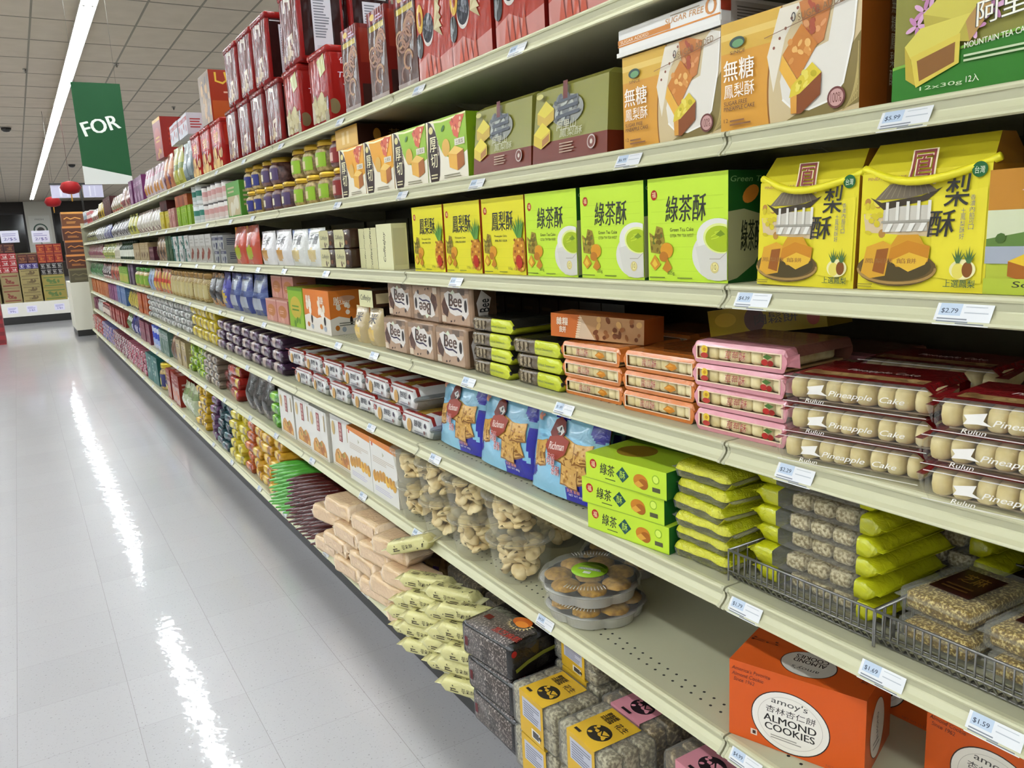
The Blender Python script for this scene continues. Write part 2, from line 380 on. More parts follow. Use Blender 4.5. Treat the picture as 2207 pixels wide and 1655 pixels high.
for a0, a1 in ((-.5, .03), (.11, .5)):
    pq = MB(); pq.box(a0, a1, -.008, .008, 0, .27, M('C9C6DC', .5)); a = Art(pq, (a0, -.008, 0), (1, 0, 0), (0, 0, 1), a1-a0, .27)
    a.rect(.3, .1, .38, .9, 'E6E4F0'); a.rect(.55, .1, .62, .9, 'DAD8EA'); ks.append(part('sign_panel', pq))
for s in (-.45, .45):
    wq = MB(); wq.tube([(s, 0, .3), (s, 0, 1.775)], .003, M('77756C', .4, .8), 6); ks.append(part('hanging_wire', wq))
put(node('aisle_sign', q.mesh('aisle_sign'), ks), (1.33, 20.0, 2.52), 'pale lilac two panel aisle sign hanging from a black bar', 'sign')
q = MB(); q.lathe([(.05, -.13), (.15, -.10), (.2, 0), (.15, .10), (.05, .13)], M('8E1416', .6, spec=.2), 18); k1 = MB(); k1.tube([(0, 0, .12), (0, 0, 1.62)], .003, M('5A1414', .5), 6); k2 = MB(); k2.tube([(0, 0, -.13), (0, 0, -.28)], .012, M('C8902A', .6), 6)
t = node('red_lantern', q.mesh('red_lantern'), [part('cord', k1), part('tassel', k2)])
put(t, (1.16, 19.2, CEIL-1.62), 'red paper lantern hanging below the pale aisle sign', 'lantern'); t2 = (1.02, 24.4, CEIL-1.62)
put(t, t2, 'red paper lantern hanging lower down behind the brown carton tower', 'lantern')
# ---------------------------------------------------------------- gondola shelving
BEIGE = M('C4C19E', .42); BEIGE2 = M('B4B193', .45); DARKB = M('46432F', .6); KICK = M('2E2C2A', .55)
Y0, SEC, NS = .8945, 1.2192, 12
YN, YF = Y0-SEC, Y0-SEC+SEC*NS
XB = 1.40
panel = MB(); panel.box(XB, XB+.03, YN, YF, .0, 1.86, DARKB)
ks = []
for k in range(NS+1):
    u = MB(); yy = YN+SEC*k; u.box(XB+.0305, XB+.07, yy-.02, yy+.02, .0, 1.88, M('8C886E', .5))
    u.box(1.36, XB+.0305, yy-.006, yy+.006, .0, .09, BEIGE2); ks.append(part('upright_post', u))
kq = MB(); kq.box(.945, .962, YN, YF, 0, .135, KICK); kq.box(.962, XB, YF-.012, YF, 0, .135, KICK); ks.append(part('kick_plate', kq))
eq = MB(); eq.box(.962, XB+.04, YF+.001, YF+.025, 0, 1.80, M('A8A48C', .5)); eq.box(.925, .962, YF+.001, YF+.025, 0, 1.80, BEIGE2); ks.append(part('end_panel', eq))
put(node('shelving_frame', panel.mesh('back_panel'), ks), (0, 0, 0), 'long beige store shelving frame with dark kick plate carrying all the shelves', 'shelving')
def make_shelf(depth, lipx=.9377):
    L = SEC-.004; d = MB(); d.box(.016, depth, -L/2, L/2, -.022, 0, BEIGE2); hm = M('15140F', .7)
    d.prism([(0.016, 0), (.016, -.03), (.006, -.03), (.001, -.004), (.004, 0)], -L/2, L/2, BEIGE2, axis='y')
    n = int(L/.0254)
    for r in range(2):
        for i in range(1, n):
            y = -L/2+.0127*r+i*.0254
            d.add([(.045+.022*r+.0032*math.cos(a*PI/3), y+.0032*math.sin(a*PI/3), .0004) for a in range(6)], [tuple(range(6))], hm)
    lip = MB(); pf = [(.010, .0004), (.003, .0004), (.0, -.0012), (-.0012, -.004), (.0, -.007), (.006, -.0078), (.0055, -.011), (.003, -.019), (-.003, -.026), (-.009, -.0305), (-.0105, -.0335), (-.008, -.0355), (-.002, -.0345), (.008, -.031)]
    lip.prism(pf, -L/2+.001, L/2-.001, BEIGE, axis='y')
    jts = []
    for s in (-1, 1):
        joint = MB(); jts.append(joint); joint.prism([(x-.0012, z-.0006) for x, z in pf[1:12]]+[(.008, -.031)], s*L/2-(.006 if s > 0 else 0), s*L/2+(.006 if s < 0 else 0), BEIGE2, axis='y')
    br = []
    for s in (-1, 1):
        b = MB(); b.prism([(depth, -.0225), (.2, -.0225), (.22, -.03), (depth, -.08)], s*(L/2-.012)-.0015, s*(L/2-.012)+.0015, BEIGE2, axis='y'); br.append(part('shelf_bracket', b))
    return node('shelf_board', d.mesh('shelf_board'), [part('price_rail', lip)]+[part('rail_end', j) for j in jts]+br)
SHELF = make_shelf(XB-.9377-.001); BASE = make_shelf(XB-.885-.001); BASE['k'] = BASE['k'][:3]
for s in 'ABCDEFG':
    for k in range(NS):
        put(BASE if s == 'G' else SHELF, (.885 if s == 'G' else .9377, YN+SEC*(k+.5), SHZ[s]), 'beige metal %s board, %s section counted from the near end' % (SHN[s], nth(k, NS)), 'shelf', 'beige shelf boards of the long shelving')
# ---------------------------------------------------------------- end display, far display, red display
OFFW = M('CBC7B6', .55); BLK = M('131211', .4)
q = MB(); q.box(0, .34, 0, 1.2, .10, .88, OFFW); k = MB(); k.box(.01, .33, .01, 1.19, 0, .10, BLK)
put(node('display_plinth', q.mesh('display_plinth'), [part('kick_plate', k)]), (.687, 14.9, 0), 'off-white end plinth with black kick at the end of the shelving', 'plinth')
for i, (c, c2) in enumerate((('5A5238', '6E6444'), ('5A2C18', 'C07A3A'), ('532616', 'B8702E'), ('5E2E18', 'C27C3C'), ('7A431C', 'D8984A'))):
    q = MB(); q.box(-.16, .16, -.15, .15, 0, .225, M(tuple(x*.7 for x in rgb(c)), .5)); a = Art(q, (-.16, -.15, 0), (1, 0, 0), (0, 0, 1), .32, .225)
    a.rect(0, .86, 1, 1, M(c2, .5)); a.line([(.1, .5), (.25, .62), (.4, .5), (.6, .6), (.85, .5)], .05, c2); a.bars(.2, .2, .8, .36, 2, c2, i)
    put(part('brown_carton', q), (.86+.006*(-1)**i, 15.07, .88+.2255*i), 'brown printed carton, %s from the bottom of the tower on the plinth' % nth(i, 5), 'carton', 'brown carton tower')
q = MB(); q.box(-2.2, .83, 0, 1.4, .15, .42, M('DAD6CC', .5)); k = MB(); k.box(-2.18, .81, .01, 1.39, 0, .15, BLK)
tk = [part('kick_plate', k)]
for i, xx in enumerate((-.2, .13, .62)):
    t_ = MB(); t_.box(-.09, .09, -.002, 0, 0, .13, M('DCD8EC', .5)); a = Art(t_, (-.09, -.002, 0), (1, 0, 0), (0, 0, 1), .18, .13); a.text('2/$5' if i else '99c', .2, .15, .8, .45, '5A4E9A'); a.bars(.1, .55, .9, .9, 3, '8E86B8', i)
    d = part('deal_card', t_); d['off'] = (xx, -.001, .22); tk.append(d)
put(node('display_platform', q.mesh('display_platform'), tk), (0, 18.8, 0), 'low white display platform with black kick across the aisle end', 'platform')
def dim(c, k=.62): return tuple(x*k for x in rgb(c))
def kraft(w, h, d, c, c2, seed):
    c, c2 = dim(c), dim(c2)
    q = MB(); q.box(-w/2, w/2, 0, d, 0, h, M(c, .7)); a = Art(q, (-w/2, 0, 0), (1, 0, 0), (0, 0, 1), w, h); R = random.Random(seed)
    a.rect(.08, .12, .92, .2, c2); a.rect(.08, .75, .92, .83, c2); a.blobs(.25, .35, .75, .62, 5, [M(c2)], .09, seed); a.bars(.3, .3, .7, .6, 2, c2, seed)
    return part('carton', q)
kc = 0
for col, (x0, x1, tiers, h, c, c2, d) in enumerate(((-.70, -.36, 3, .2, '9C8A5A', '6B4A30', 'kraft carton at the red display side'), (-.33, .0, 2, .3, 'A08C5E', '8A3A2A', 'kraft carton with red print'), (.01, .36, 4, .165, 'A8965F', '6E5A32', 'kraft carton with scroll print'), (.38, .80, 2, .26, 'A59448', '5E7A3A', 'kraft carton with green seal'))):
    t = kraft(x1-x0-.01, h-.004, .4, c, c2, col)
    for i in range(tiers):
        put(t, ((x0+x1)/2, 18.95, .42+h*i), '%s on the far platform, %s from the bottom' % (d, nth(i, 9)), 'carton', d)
for i, (x0, x1, z, h, n, m_, c, c2, d) in enumerate(((-.40, .0, 1.02, .13, 3, 3, 'B8222A', 'E8D8D0', 'small red and white box'), (.02, .36, 1.08, .11, 3, 1, '4A3A8C', 'E0DCE8', 'small violet and white box'), (.39, .79, .94, .12, 4, 2, '2A2022', 'D8D2CC', 'black and white diagonal pack'),
        (-.38, .0, 1.411, .19, 2, 1, '4A1614', '8C5A30', 'dark red carton'), (.02, .36, 1.191, .19, 2, 1, '571A14', '9A6234', 'brownish red carton'), (.37, .82, 1.18, .19, 3, 2, '9C2416', 'D87A2A', 'red and orange carton'))):
    w = (x1-x0)/n; t = kraft(w-.006, h-.003, .24, c, c2, 20+i)
    for k in range(m_):
        for j in range(n):
            put(t, (x0+w*(j+.5), 19.02, z+h*k), '%s on the far platform cartons, %s across, %s tier up' % (d, nth(j, 9), nth(k, 9)), 'box', d)
q = MB(); q.box(-.55, .75, 0, .35, 0, .98, M('8A7C5A', .7)); put(part('display_riser', q), (.06, 19.4, .42), 'tan riser block behind the stacked cartons on the far platform', 'riser')
for i, (xx, zz) in enumerate(((-.05, 1.62), (.5, 1.60))):
    q = MB(); q.box(-.16, .16, -.004, .004, 0, .24, M('DAD8E6', .5)); a = Art(q, (-.16, -.004, 0), (1, 0, 0), (0, 0, 1), .32, .24)
    a.text('2/$5', .15, .15, .85, .42, '4A3E8A'); a.bars(.1, .55, .9, .85, 2, '9A94BC', i)
    k = MB(); k.tube([(0, .004, -.16), (0, .004, .1)], .006, BLK, 6)
    put(node('price_sign', q.mesh('price_sign'), [part('sign_stem', k)]), (xx, 19.5, zz), ['white price sign above the dark red cartons', 'white price sign above the red and orange cartons'][i], 'sign')
q = MB(); q.box(-.5, 0, 0, .6, 0, .76, M('8C2228', .6))
a = Art(q, (-.5, 0, 0), (1, 0, 0), (0, 0, 1), .5, .76)
for i in range(6): a.rect(0, i/6+.02, 1, i/6+.10, '6B161C'); a.blobs(.1, i/6+.1, .95, i/6+.15, 5, [M('C86A70'), M('5A1018')], .03, i)
put(part('red_display_box', q), (-.315, 14.75, 0), 'red printed display box on the floor at the aisle edge', 'box')
# ---------------------------------------------------------------- product builders (front towards -x, base at z = 0)
def noise2(R, n=5):
    P = [(R.uniform(3, 14), R.uniform(3, 14), R.uniform(0, 6.28)) for _ in range(n)]
    return lambda u, v: sum(math.sin(a*u+b*v+c) for a, b, c in P)/n
def pouch_surface(W, H, T, seed=0, gusset=.55, crimp=.06, wr=.05):
    R = random.Random(seed); N = noise2(R); dx = R.uniform(-.02, .02)
    def bulge(u, v):
        f = max(0, 1-abs(2*u-1)**2.4)**.62
        vv = min(max((v-crimp*.2)/(1-crimp*1.2), 0), 1)
        g = (gusset+(1-gusset)*math.sin(PI*min(vv*1.25, .5)))*max(0, 1-max(0, vv-.45)/.55)**.75 if gusset > .1 else math.sin(PI*vv)**.55
        return f*g*(1+wr*2*N(u, v))
    def S(u, v, off=0.0, side=-1):
        b = bulge(u, v); x = T/2+side*(T*b/2+off)
        sh = 1-.06*math.sin(PI*v)*(1 if gusset < .1 else .4)+.012*N(v*2, .3)
        return (x + T*.25*N(u*.7, v*.7)*wr*2, W*(.5-u)*sh, H*v*(1-.015*abs(N(u, 2))*(v > .9)))
    return S
def pouch(W, H, T, paint, seed=0, nu=20, nv=24, gusset=.55, crimp=.06, wr=.05, back=None, mb=None):
    """filled bag standing up; paint(u, v) gives the film at that spot of the front"""
    S = pouch_surface(W, H, T, seed, gusset, crimp, wr); q = mb or MB()
    for side in (-1, 1):
        vs = [S(i/nu, j/nv, 0, side) for j in range(nv+1) for i in range(nu+1)]; fs = []; ms = []
        for j in range(nv):
            for i in range(nu):
                a = j*(nu+1)+i; f = (a, a+1, a+nu+2, a+nu+1); fs.append(f if side < 0 else f[::-1])
                ms.append(paint((i+.5)/nu, (j+.5)/nv) if side < 0 else (back or paint(.03, .5)))
        q.addm(vs, fs, ms, True)
    if gusset > .1:
        n = nu+1; vs = [S(i/nu, 0, 0, -1) for i in range(n)]+[S(i/nu, 0, 0, 1) for i in range(n)]
        q.addm(vs, [(i, n+i, n+i+1, i+1) for i in range(nu)], [back or paint(.03, .02)]*nu)
    return q, S
def flow(W, D, H, paint, seed=0, n=20, m=16, sq=4.5, fin=.05, q=None, wr=.03, T=None):
    """pack lying on its side, long way along y, with a flat crimped fin at each end; paint(s, a): s along from the far end, a angle (0 front, .25 top, .5 back)"""
    R = random.Random(seed); N = noise2(R); q = q or MB(); vs = []; fs = []; ms = []; ss = []
    inner = [0, fin, fin+.005, fin+.06]+[fin+.06+(1-2*fin-.12)*k/(m-6) for k in range(1, m-6)]+[1-fin-.06, 1-fin-.005, 1-fin, 1]
    for s in inner:
        e = min(s, 1-s)
        if e <= fin+1e-6: kx, kz = .94, .035
        elif e < fin+.01: kx, kz = .97, .3
        else: kx, kz = 1, min(1, .72+.28*math.sqrt(min(1, (e-fin)/.06)))
        if e > fin+.055: kz = 1
        for k in range(n):
            a = 2*PI*k/n; c, z = -math.cos(a), math.sin(a); p = 2/sq
            X = math.copysign(abs(c)**p, c)*kx; Z = math.copysign(abs(z)**p, z)*kz
            w_ = 1+wr*N(s*1.5, a)
            vs.append((D/2+D/2*X*w_, W*(.5-s), H/2+H/2*Z*w_))
    for i in range(len(inner)-1):
        for k in range(n):
            fs.append((i*n+k, (i+1)*n+k, (i+1)*n+(k+1) % n, i*n+(k+1) % n)); ms.append(paint((inner[i]+inner[i+1])/2, ((k+.5)/n) % 1))
    fs.append(tuple(range(n))[::-1]); ms.append(ms[0]); fs.append(tuple((len(inner)-1)*n+k for k in range(n))); ms.append(ms[0])
    if T: vs = [tuple(T @ Vector(p)) for p in vs]
    q.addm(vs, fs, ms, True)
    return q
def zone(a): return 'front' if a < .14 or a > .86 else 'top' if a < .36 else 'back' if a < .64 else 'bottom'
# -- simpler goods for the far end of the row
def dk(c, k=.80):
    return tuple(x*k for x in rgb(c))
def fbox(W, D, H, c, c2, c3, seed=0, name='carton', style=0):
    c, c2, c3 = dk(c), dk(c2), dk(c3)
    R = random.Random(seed); q = MB(); q.box(0, D, -W/2, W/2, 0, H, GL(c)); f, s, t = boxart(q, W, D, H)
    c2, c3 = GL(c2), GL(c3)
    if style == 0: f.rect(0, .66, 1, .86, c2); f.blobs(.2, .15, .8, .5, 5, [c3, c2], .13, seed); f.bars(.15, .7, .85, .84, 2, c3, seed)
    elif style == 1: f.rect(.06, .05, .94, .6, c2); f.blobs(.25, .18, .75, .45, 6, [c3], .12, seed); f.bars(.12, .7, .85, .92, 2, c2, seed)
    elif style == 2: f.rect(0, 0, .32, 1, c2); f.blobs(.45, .25, .85, .75, 4, [c3, c2], .12, seed); f.bars(.42, .8, .92, .94, 1, c3, seed); f.bars(.06, .3, .26, .8, 4, c3, seed)
    else: f.ell(.5, .5, .38, .28, c2); f.bars(.25, .42, .75, .6, 2, c3, seed); f.rect(0, .92, 1, 1, c3); f.blobs(.15, .08, .85, .2, 5, [c3], .07, seed)
    s.bars(.15, .3, .85, .8, 4, c2, seed+1); t.rect(.1, .2, .9, .8, c2)
    return part(name, q)
def fpouch(W, H, T, c, c2, c3, seed=0, name='snack_bag', style=0, gusset=.5, wr=.08):
    c, c2, c3 = crinkle(dk(c), 40), crinkle(dk(c2), 40), crinkle(dk(c3), 40)
    if style == 0: P = lambda u, v: c3 if (u-.5)**2/.09+(v-.3)**2/.03 < 1 else c2 if .58 < v < .78 else c
    elif style == 1: P = lambda u, v: c2 if v > .72 else c3 if abs(u-.5) < .28 and .15 < v < .5 else c
    elif style == 2: P = lambda u, v: c2 if .2 < u < .8 and .12 < v < .88 and not (.45 < v < .6) else c3 if .45 < v < .6 else c
    else: P = lambda u, v: c3 if math.sin(u*19+v*7)*math.sin(v*15-u*5) > .35 else c2 if v < .2 or v > .86 else c
    q, S = pouch(W, H, T, P, seed, 12, 14, gusset, wr=wr, back=c); return part(name, q)
def ffill(W, D, H, c, c2, c3, seed=0, name='flow_pack', style=0):
    c, c2, c3 = crinkle(dk(c, .88), 45), crinkle(dk(c2, .88), 45), crinkle(dk(c3, .88), 45)
    def P(s, a):
        z = zone(a)
        if z in ('front', 'top') and .2 < s < .55: return c2
        if z == 'front' and .62 < s < .85: return c3
        return c
    return part(name, flow(W, D, H, P, seed, 14, 12))
def fcan(r, H, c, c2, c3, seed=0, name='canister', lid='D8D4CC', n=18):
    q = MB(); a, b, d = GL(c), GL(c2), GL(c3)
    q.lathe([(r*.96, 0), (r, .004), (r, H*.18), (r, H*.42), (r, H*.7), (r, H*.93), (r*.97, H*.94)], a, n, mats=[a, a, d, b, a, a], T=Matrix.Translation((r, 0, 0)))
    l = MB(); l.lathe([(r*1.02, H*.93), (r*1.02, H*.995), (r*.96, H), (0, H)], M(lid, .35), n, T=Matrix.Translation((r, 0, 0)))
    return node(name, q.mesh(name), [part('lid', l)])
def fjar(r, H, fill, lab, lid='B89220', ring='6E2A14', name='glass_jar', lab2='D8D0B0', n=22):
    T = Matrix.Translation((r, 0, 0)); q = MB()
    q.lathe([(r*.86, 0), (r*.97, .006), (r, H*.12), (r, H*.62), (r*.96, H*.70), (r*.82, H*.78), (r*.80, H*.82)], fill, n, T=T)
    l = MB(); l.lathe([(r*.86, H*.80), (r*.9, H*.81), (r*.9, H*.97), (r*.84, H), (0, H)], M(lid, .25, .6), n, T=T, mats=[M(ring, .4)]+[M(lid, .25, .6)]*3)
    g = MB(); vs = []; k = 12
    for j in range(2):
        for i in range(k+1):
            a = PI*.80+PI*.44*i/k; vs.append((r+(r+.0012)*math.cos(a), (r+.0012)*math.sin(a), H*(.14+.46*j)))
    g.add(vs, [(i, i+1, k+2+i, k+1+i) for i in range(k)], GL(lab), True)
    vs = [(r+(r+.0018)*math.cos(PI*(.86+.2*i/8)), (r+.0018)*math.sin(PI*(.86+.2*i/8)), H*(.2+.26*j)) for j in range(2) for i in range(9)]
    g.add(vs, [(i, i+1, 10+i, 9+i) for i in range(8)], GL(lab2), True)
    return node(name, q.mesh(name), [part('lid', l), part('paper_label', g)])
def fbottle(r, H, c, c2, cap, name='bottle', n=14):
    T = Matrix.Translation((r, 0, 0)); q = MB(); a, b = GL(c), GL(c2)
    q.lathe([(r*.9, 0), (r, .008), (r, H*.15), (r, H*.52), (r, H*.62), (r*.45, H*.78), (r*.36, H*.9)], a, n, T=T, mats=[a, a, b, a, a, a])
    l = MB(); l.lathe([(r*.42, H*.88), (r*.42, H), (0, H)], M(cap, .35), n, T=T)
    return node(name, q.mesh(name), [part('cap', l)])
def run(sh, y0, w, n, t, desc, cat, h=0, tiers=1, x=.956, gap=.0, jit=.012, seed=0, lean=0, tops=None, rz=0, z=0):
    """n facings in a row, counted from the near end, in one or more tiers"""
    R = random.Random(sum(map(ord, desc)) if not seed else seed)
    for k in range(tiers):
        m = n if (tops is None or k < tiers-1) else tops
        for i in range(m):
            tier = '' if tiers == 1 else (', lower tier', ', upper tier')[k] if tiers == 2 else ', tier %s' % ('one', 'two', 'three', 'four', 'five')[k]
            if n == 1: lb = '%s%s, %s' % (desc, tier, SHN[sh])
            else: lb = '%s%s, %s of its row from near end, %s' % (desc, tier, nth(i, 99), SHN[sh])
            put(t, (x+R.uniform(0, jit), y0+(w+gap)*(i+.5), SHZ[sh]+z+.0006+h*k+lean*.08), lb, cat, '%s on the %s' % (desc, SHN[sh]) if n*tiers > 1 else None, rz=rz+R.uniform(-1, 1)*jit*3, tilt=(0, lean+R.uniform(-1, 1)*abs(lean)*.3))
# ================================================================ second shelf (B)
def cake_piece(f, cx, cy, w, h, top, side, fill=None):
    """drawing of a cut cake: lozenge top, two sides"""
    f.poly([(cx-w*.5, cy+h*.10), (cx-w*.05, cy-h*.12), (cx-w*.05, cy-h*.5), (cx-w*.5, cy-h*.3)], side)
    f.poly([(cx-w*.05, cy-h*.12), (cx+w*.5, cy+h*.14), (cx+w*.5, cy-h*.26), (cx-w*.05, cy-h*.5)], side)
    f.poly([(cx-w*.5, cy+h*.10), (cx+w*.02, cy+h*.5), (cx+w*.5, cy+h*.14), (cx-w*.05, cy-h*.12)], top)
    if fill: f.poly([(cx+w*.02, cy-h*.17), (cx+w*.44, cy+h*.04), (cx+w*.44, cy-h*.24), (cx+w*.02, cy-h*.43)], fill)
def sugar_free_box():
    W, D, H = .24, .13, .157; q = MB(); q.box(0, D, -W/2, W/2, 0, H, GL('8A4716'), mats={'-x': GL('C88F34')})
    f, s, t = boxart(q, W, D, H)
    f.rect(0, .72, .55, 1, GL('C9A040')); f.rect(0, .84, .6, .90, GL('D8B862'))
    arc = [(.40+.09*math.cos(a)*0+.05*(1-((y-.5)/.5)**2)*-1+.08*y, y) for y, a in [(k/10, 0) for k in range(11)]]
    f.poly([(.47, 0)]+[(x-.02*0, y) for x, y in arc]+[(1, 1), (1, 0)], GL('C4AF86'))
    f.line([(x-.005, y) for x, y in arc], .012, GL('8A5A22'))
    f.poly([(.42, .28), (.50, .72), (.62, .98), (.46, .98), (.37, .6)], GL('DCD2BE'))
    for k in range(5): f.circ(.42+.035*k*1.2, .66+.07*k, .009, '7A3A1C')
    f.poly([(.5, 0), (.8, 0), (1, .06), (1, .62), (.93, .5), (.88, .2), (.6, .06)], GL('7C6B3C'))
    for k in range(9): f.line([(.9+.012*k, .02+.01*k), (.99, .1+.055*k)], .006, GL('A8945C'))
    f.poly([(.47, .36), (.49, .2), (.56, .11), (.68, .075), (.82, .12), (.90, .24), (.955, .6), (.975, .96), (.9, 1), (.84, .93), (.8, .6), (.5, .5)], GL('DCD5C7')); f.line([(.49, .2), (.56, .11), (.68, .075), (.82, .12), (.90, .24), (.955, .6), (.975, .96)], .012, GL('EBE6DC'))
    f.poly([(.60, .98), (.68, 1.0), (.82, .93), (.77, .62), (.66, .55)], GL('B4703A')); f.blobs(.62, .62, .78, .95, 14, [GL('C98C58'), GL('9C4A30')], .02, 2)
    f.poly([(.49, .58), (.62, .80), (.73, .60), (.60, .34)], GL('B8732C')); f.blobs(.54, .48, .68, .7, 12, [GL('D9A860'), GL('C98A44')], .02, 3)
    f.poly([(.49, .58), (.60, .34), (.585, .2), (.47, .46)], GL('D6A23C'))
    f.poly([(.545, .20), (.56, .30), (.70, .46), (.765, .36), (.62, .22)], GL('CDB636')); f.blobs(.58, .25, .72, .39, 10, [GL('B0A01E'), GL('DCCB5A')], .018, 4)
    f.poly([(.555, .20), (.62, .22), (.765, .36), (.76, .18), (.63, .05), (.56, .06)], GL('7E431C')); f.poly([(.555, .20), (.60, .215), (.60, .06), (.56, .06)], GL('C98F3A'))
    f.circ(.865, .13, .058, '5E2018'); f.circ(.865, .13, .046, 'B98C84'); f.text('100%', .83, .09, .90, .17, '5E2018')
    f.ell(.145, .80, .062, .05, '1F3A30'); f.ell(.15, .79, .045, .035, '5E8C5A'); f.text('SINCE', .09, .70, .21, .73, '5A3A1A')
    f.text('無糖', .035, .46, .28, .655, GL('F2EADA'), 0, .012); f.text('鳳梨酥', .04, .305, .285, .435, GL('F2EADA'))
    f.text('SUGAR FREE', .04, .24, .23, .278, '4A2410', 0, .01); f.text('PINEAPPLE CAKE', .04, .19, .29, .228, '4A2410', 0, .01)
    f.text('12', .04, .085, .075, .12, '5A3010'); f.bars(.09, .05, .27, .12, 2, M('7A4A1A'), 1)
    f.line([(.36, .76), (1, .9)], .004, '6B4420'); f.text('0', .555, .83, .585, .91, '241408'); f.text('SUGAR ADDED', .60, .855, .93, .915, '7A5A30', 0, 0, .12)
    s.rect(.44, .04, .60, .98, GL('6E3A14')); s.vtext('無糖鳳梨酥', .47, .2, .56, .92, 'C9BDA8'); t.rect(.02, .05, .98, .95, GL('7A3E14'))
    return part('pineapple_cake_box', q)
SF = sugar_free_box(); zB = SHZ['B']+.0006
put(SF, (.956, .802, zB), 'golden sugar free pineapple cake box, its near brown side in view', 'box', 'golden sugar free cake boxes')
put(SF, (.962, 1.043, zB), 'golden sugar free pineapple cake box under the flat white box', 'box', 'golden sugar free cake boxes')
q = MB(); W, D, H = .243, .22, .045; q.rbox(0, D, -W/2, W/2, 0, H, GL('E4E0D8'), .002, 1, smooth=False); f, s, t = boxart(q, W, D, H)
q.box(-.002, D+.002, -W/2-.002, W/2+.002, 0, .007, GL('DEDAD2'))
f.rect(0, .36, 1, .42, GL('C98038')); f.rect(0, .44, .55, .62, GL('C07A34')); f.text('SUGAR ADDED', .03, .47, .33, .58, 'E9DCC4'); f.text('SUGAR FREE', .5, .60, .86, .8, 'B87A30', .15, .01); f.text('0', .87, .45, .97, .98, 'C07A34'); f.bars(.55, .84, .84, .92, 1, M('9A8A70'))
s.rect(.1, .15, .9, .85, GL('B9B4AA')); s.bars(.16, .25, .8, .75, 5, M('6E665C'), 3); s.rect(.0, .5, .1, .9, 'A8402A')
put(part('flat_white_box', q), (.957, 1.046, zB+.158), 'flat white box with orange stripes lying on a golden cake box', 'box')
def mountain_tea_box():
    W, D, H = .27, .10, .19; q = MB(); q.box(0, D, -W/2, W/2, 0, H, GL('3E5A16'), mats={'-x': GL('7E7A34')}); f, s, t = boxart(q, W, D, H)
    f.poly([(.2, 1), (1, 1), (1, .3), (.62, .35), (.42, .6), (.3, .8)], GL('55483A')); f.blobs(.45, .55, .98, .95, 40, [GL('3A3028'), GL('6E6252'), GL('857862')], .035, 5)
    f.poly([(.62, 1), (.8, 1), (1, .68), (1, .5), (.8, .72)], GL('8E8878')); f.poly([(.74, .98), (.84, .98), (.9, .8), (.86, .62), (.78, .7)], GL('4A463E'))
    f.poly([(0, 0), (1, 0), (1, .34), (.5, .27), (.0, .20)], GL('2C6E1C')); f.line([(0, .21), (.5, .285), (1, .355)], .012, GL('6E9C34'))
    for k, (cx, cy) in enumerate(((.14, .52), (.11, .44), (.18, .60), (.40, .50), (.44, .44), (.36, .36), (.26, .66))):
        for j in range(5): f.ell(cx+.03*math.cos(j*1.256+k), cy+.04*math.sin(j*1.256+k), .026, .015, GL('B77CA0' if j % 2 else 'CFA0BC'), 9, j*1.256+k)
    f.poly([(.14, .50), (.27, .64), (.43, .57), (.33, .40)], GL('BDB04A')); f.poly([(.33, .40), (.43, .57), (.43, .42), (.35, .28)], GL('A68048')); f.poly([(.14, .50), (.33, .40), (.35, .28), (.16, .34)], GL('A89A3C'))
    f.poly([(.06, .33), (.13, .42), (.35, .44), (.30, .33), (.09, .25)], GL('C9BC52'))
    f.poly([(.06, .33), (.09, .25), (.12, .08), (.07, .13)], GL('B09A34')); f.poly([(.09, .26), (.31, .34), (.31, .17), (.12, .07)], GL('C9B448')); f.poly([(.12, .23), (.29, .295), (.29, .18), (.135, .105)], GL('7E5426'))
    for dx, c in ((-.004, '2A241A'), (0, 'E8E4D4')): f.text('阿里山高山茶', .37+dx, .395+dx, .985+dx, .535+dx, M(c), .1, .01, .10)
    f.text('MOUNTAIN TEA CAKE', .33, .255, .60, .29, 'E6E2CE', 0, .01, .06); f.bars(.33, .17, .72, .225, 2, M('B8C49A'), 2); f.text('12入', .345, .045, .40, .09, 'E6E2CE'); f.text('12x30g', .14, .04, .33, .07, 'C4D0A8')
    s.bars(.2, .2, .8, .8, 6, M('8CA060'), 1)
    return part('tea_cake_box', q)
put(mountain_tea_box(), (.956, .500, zB), 'green mountain tea cake box with pink flowers beside the golden boxes', 'box')
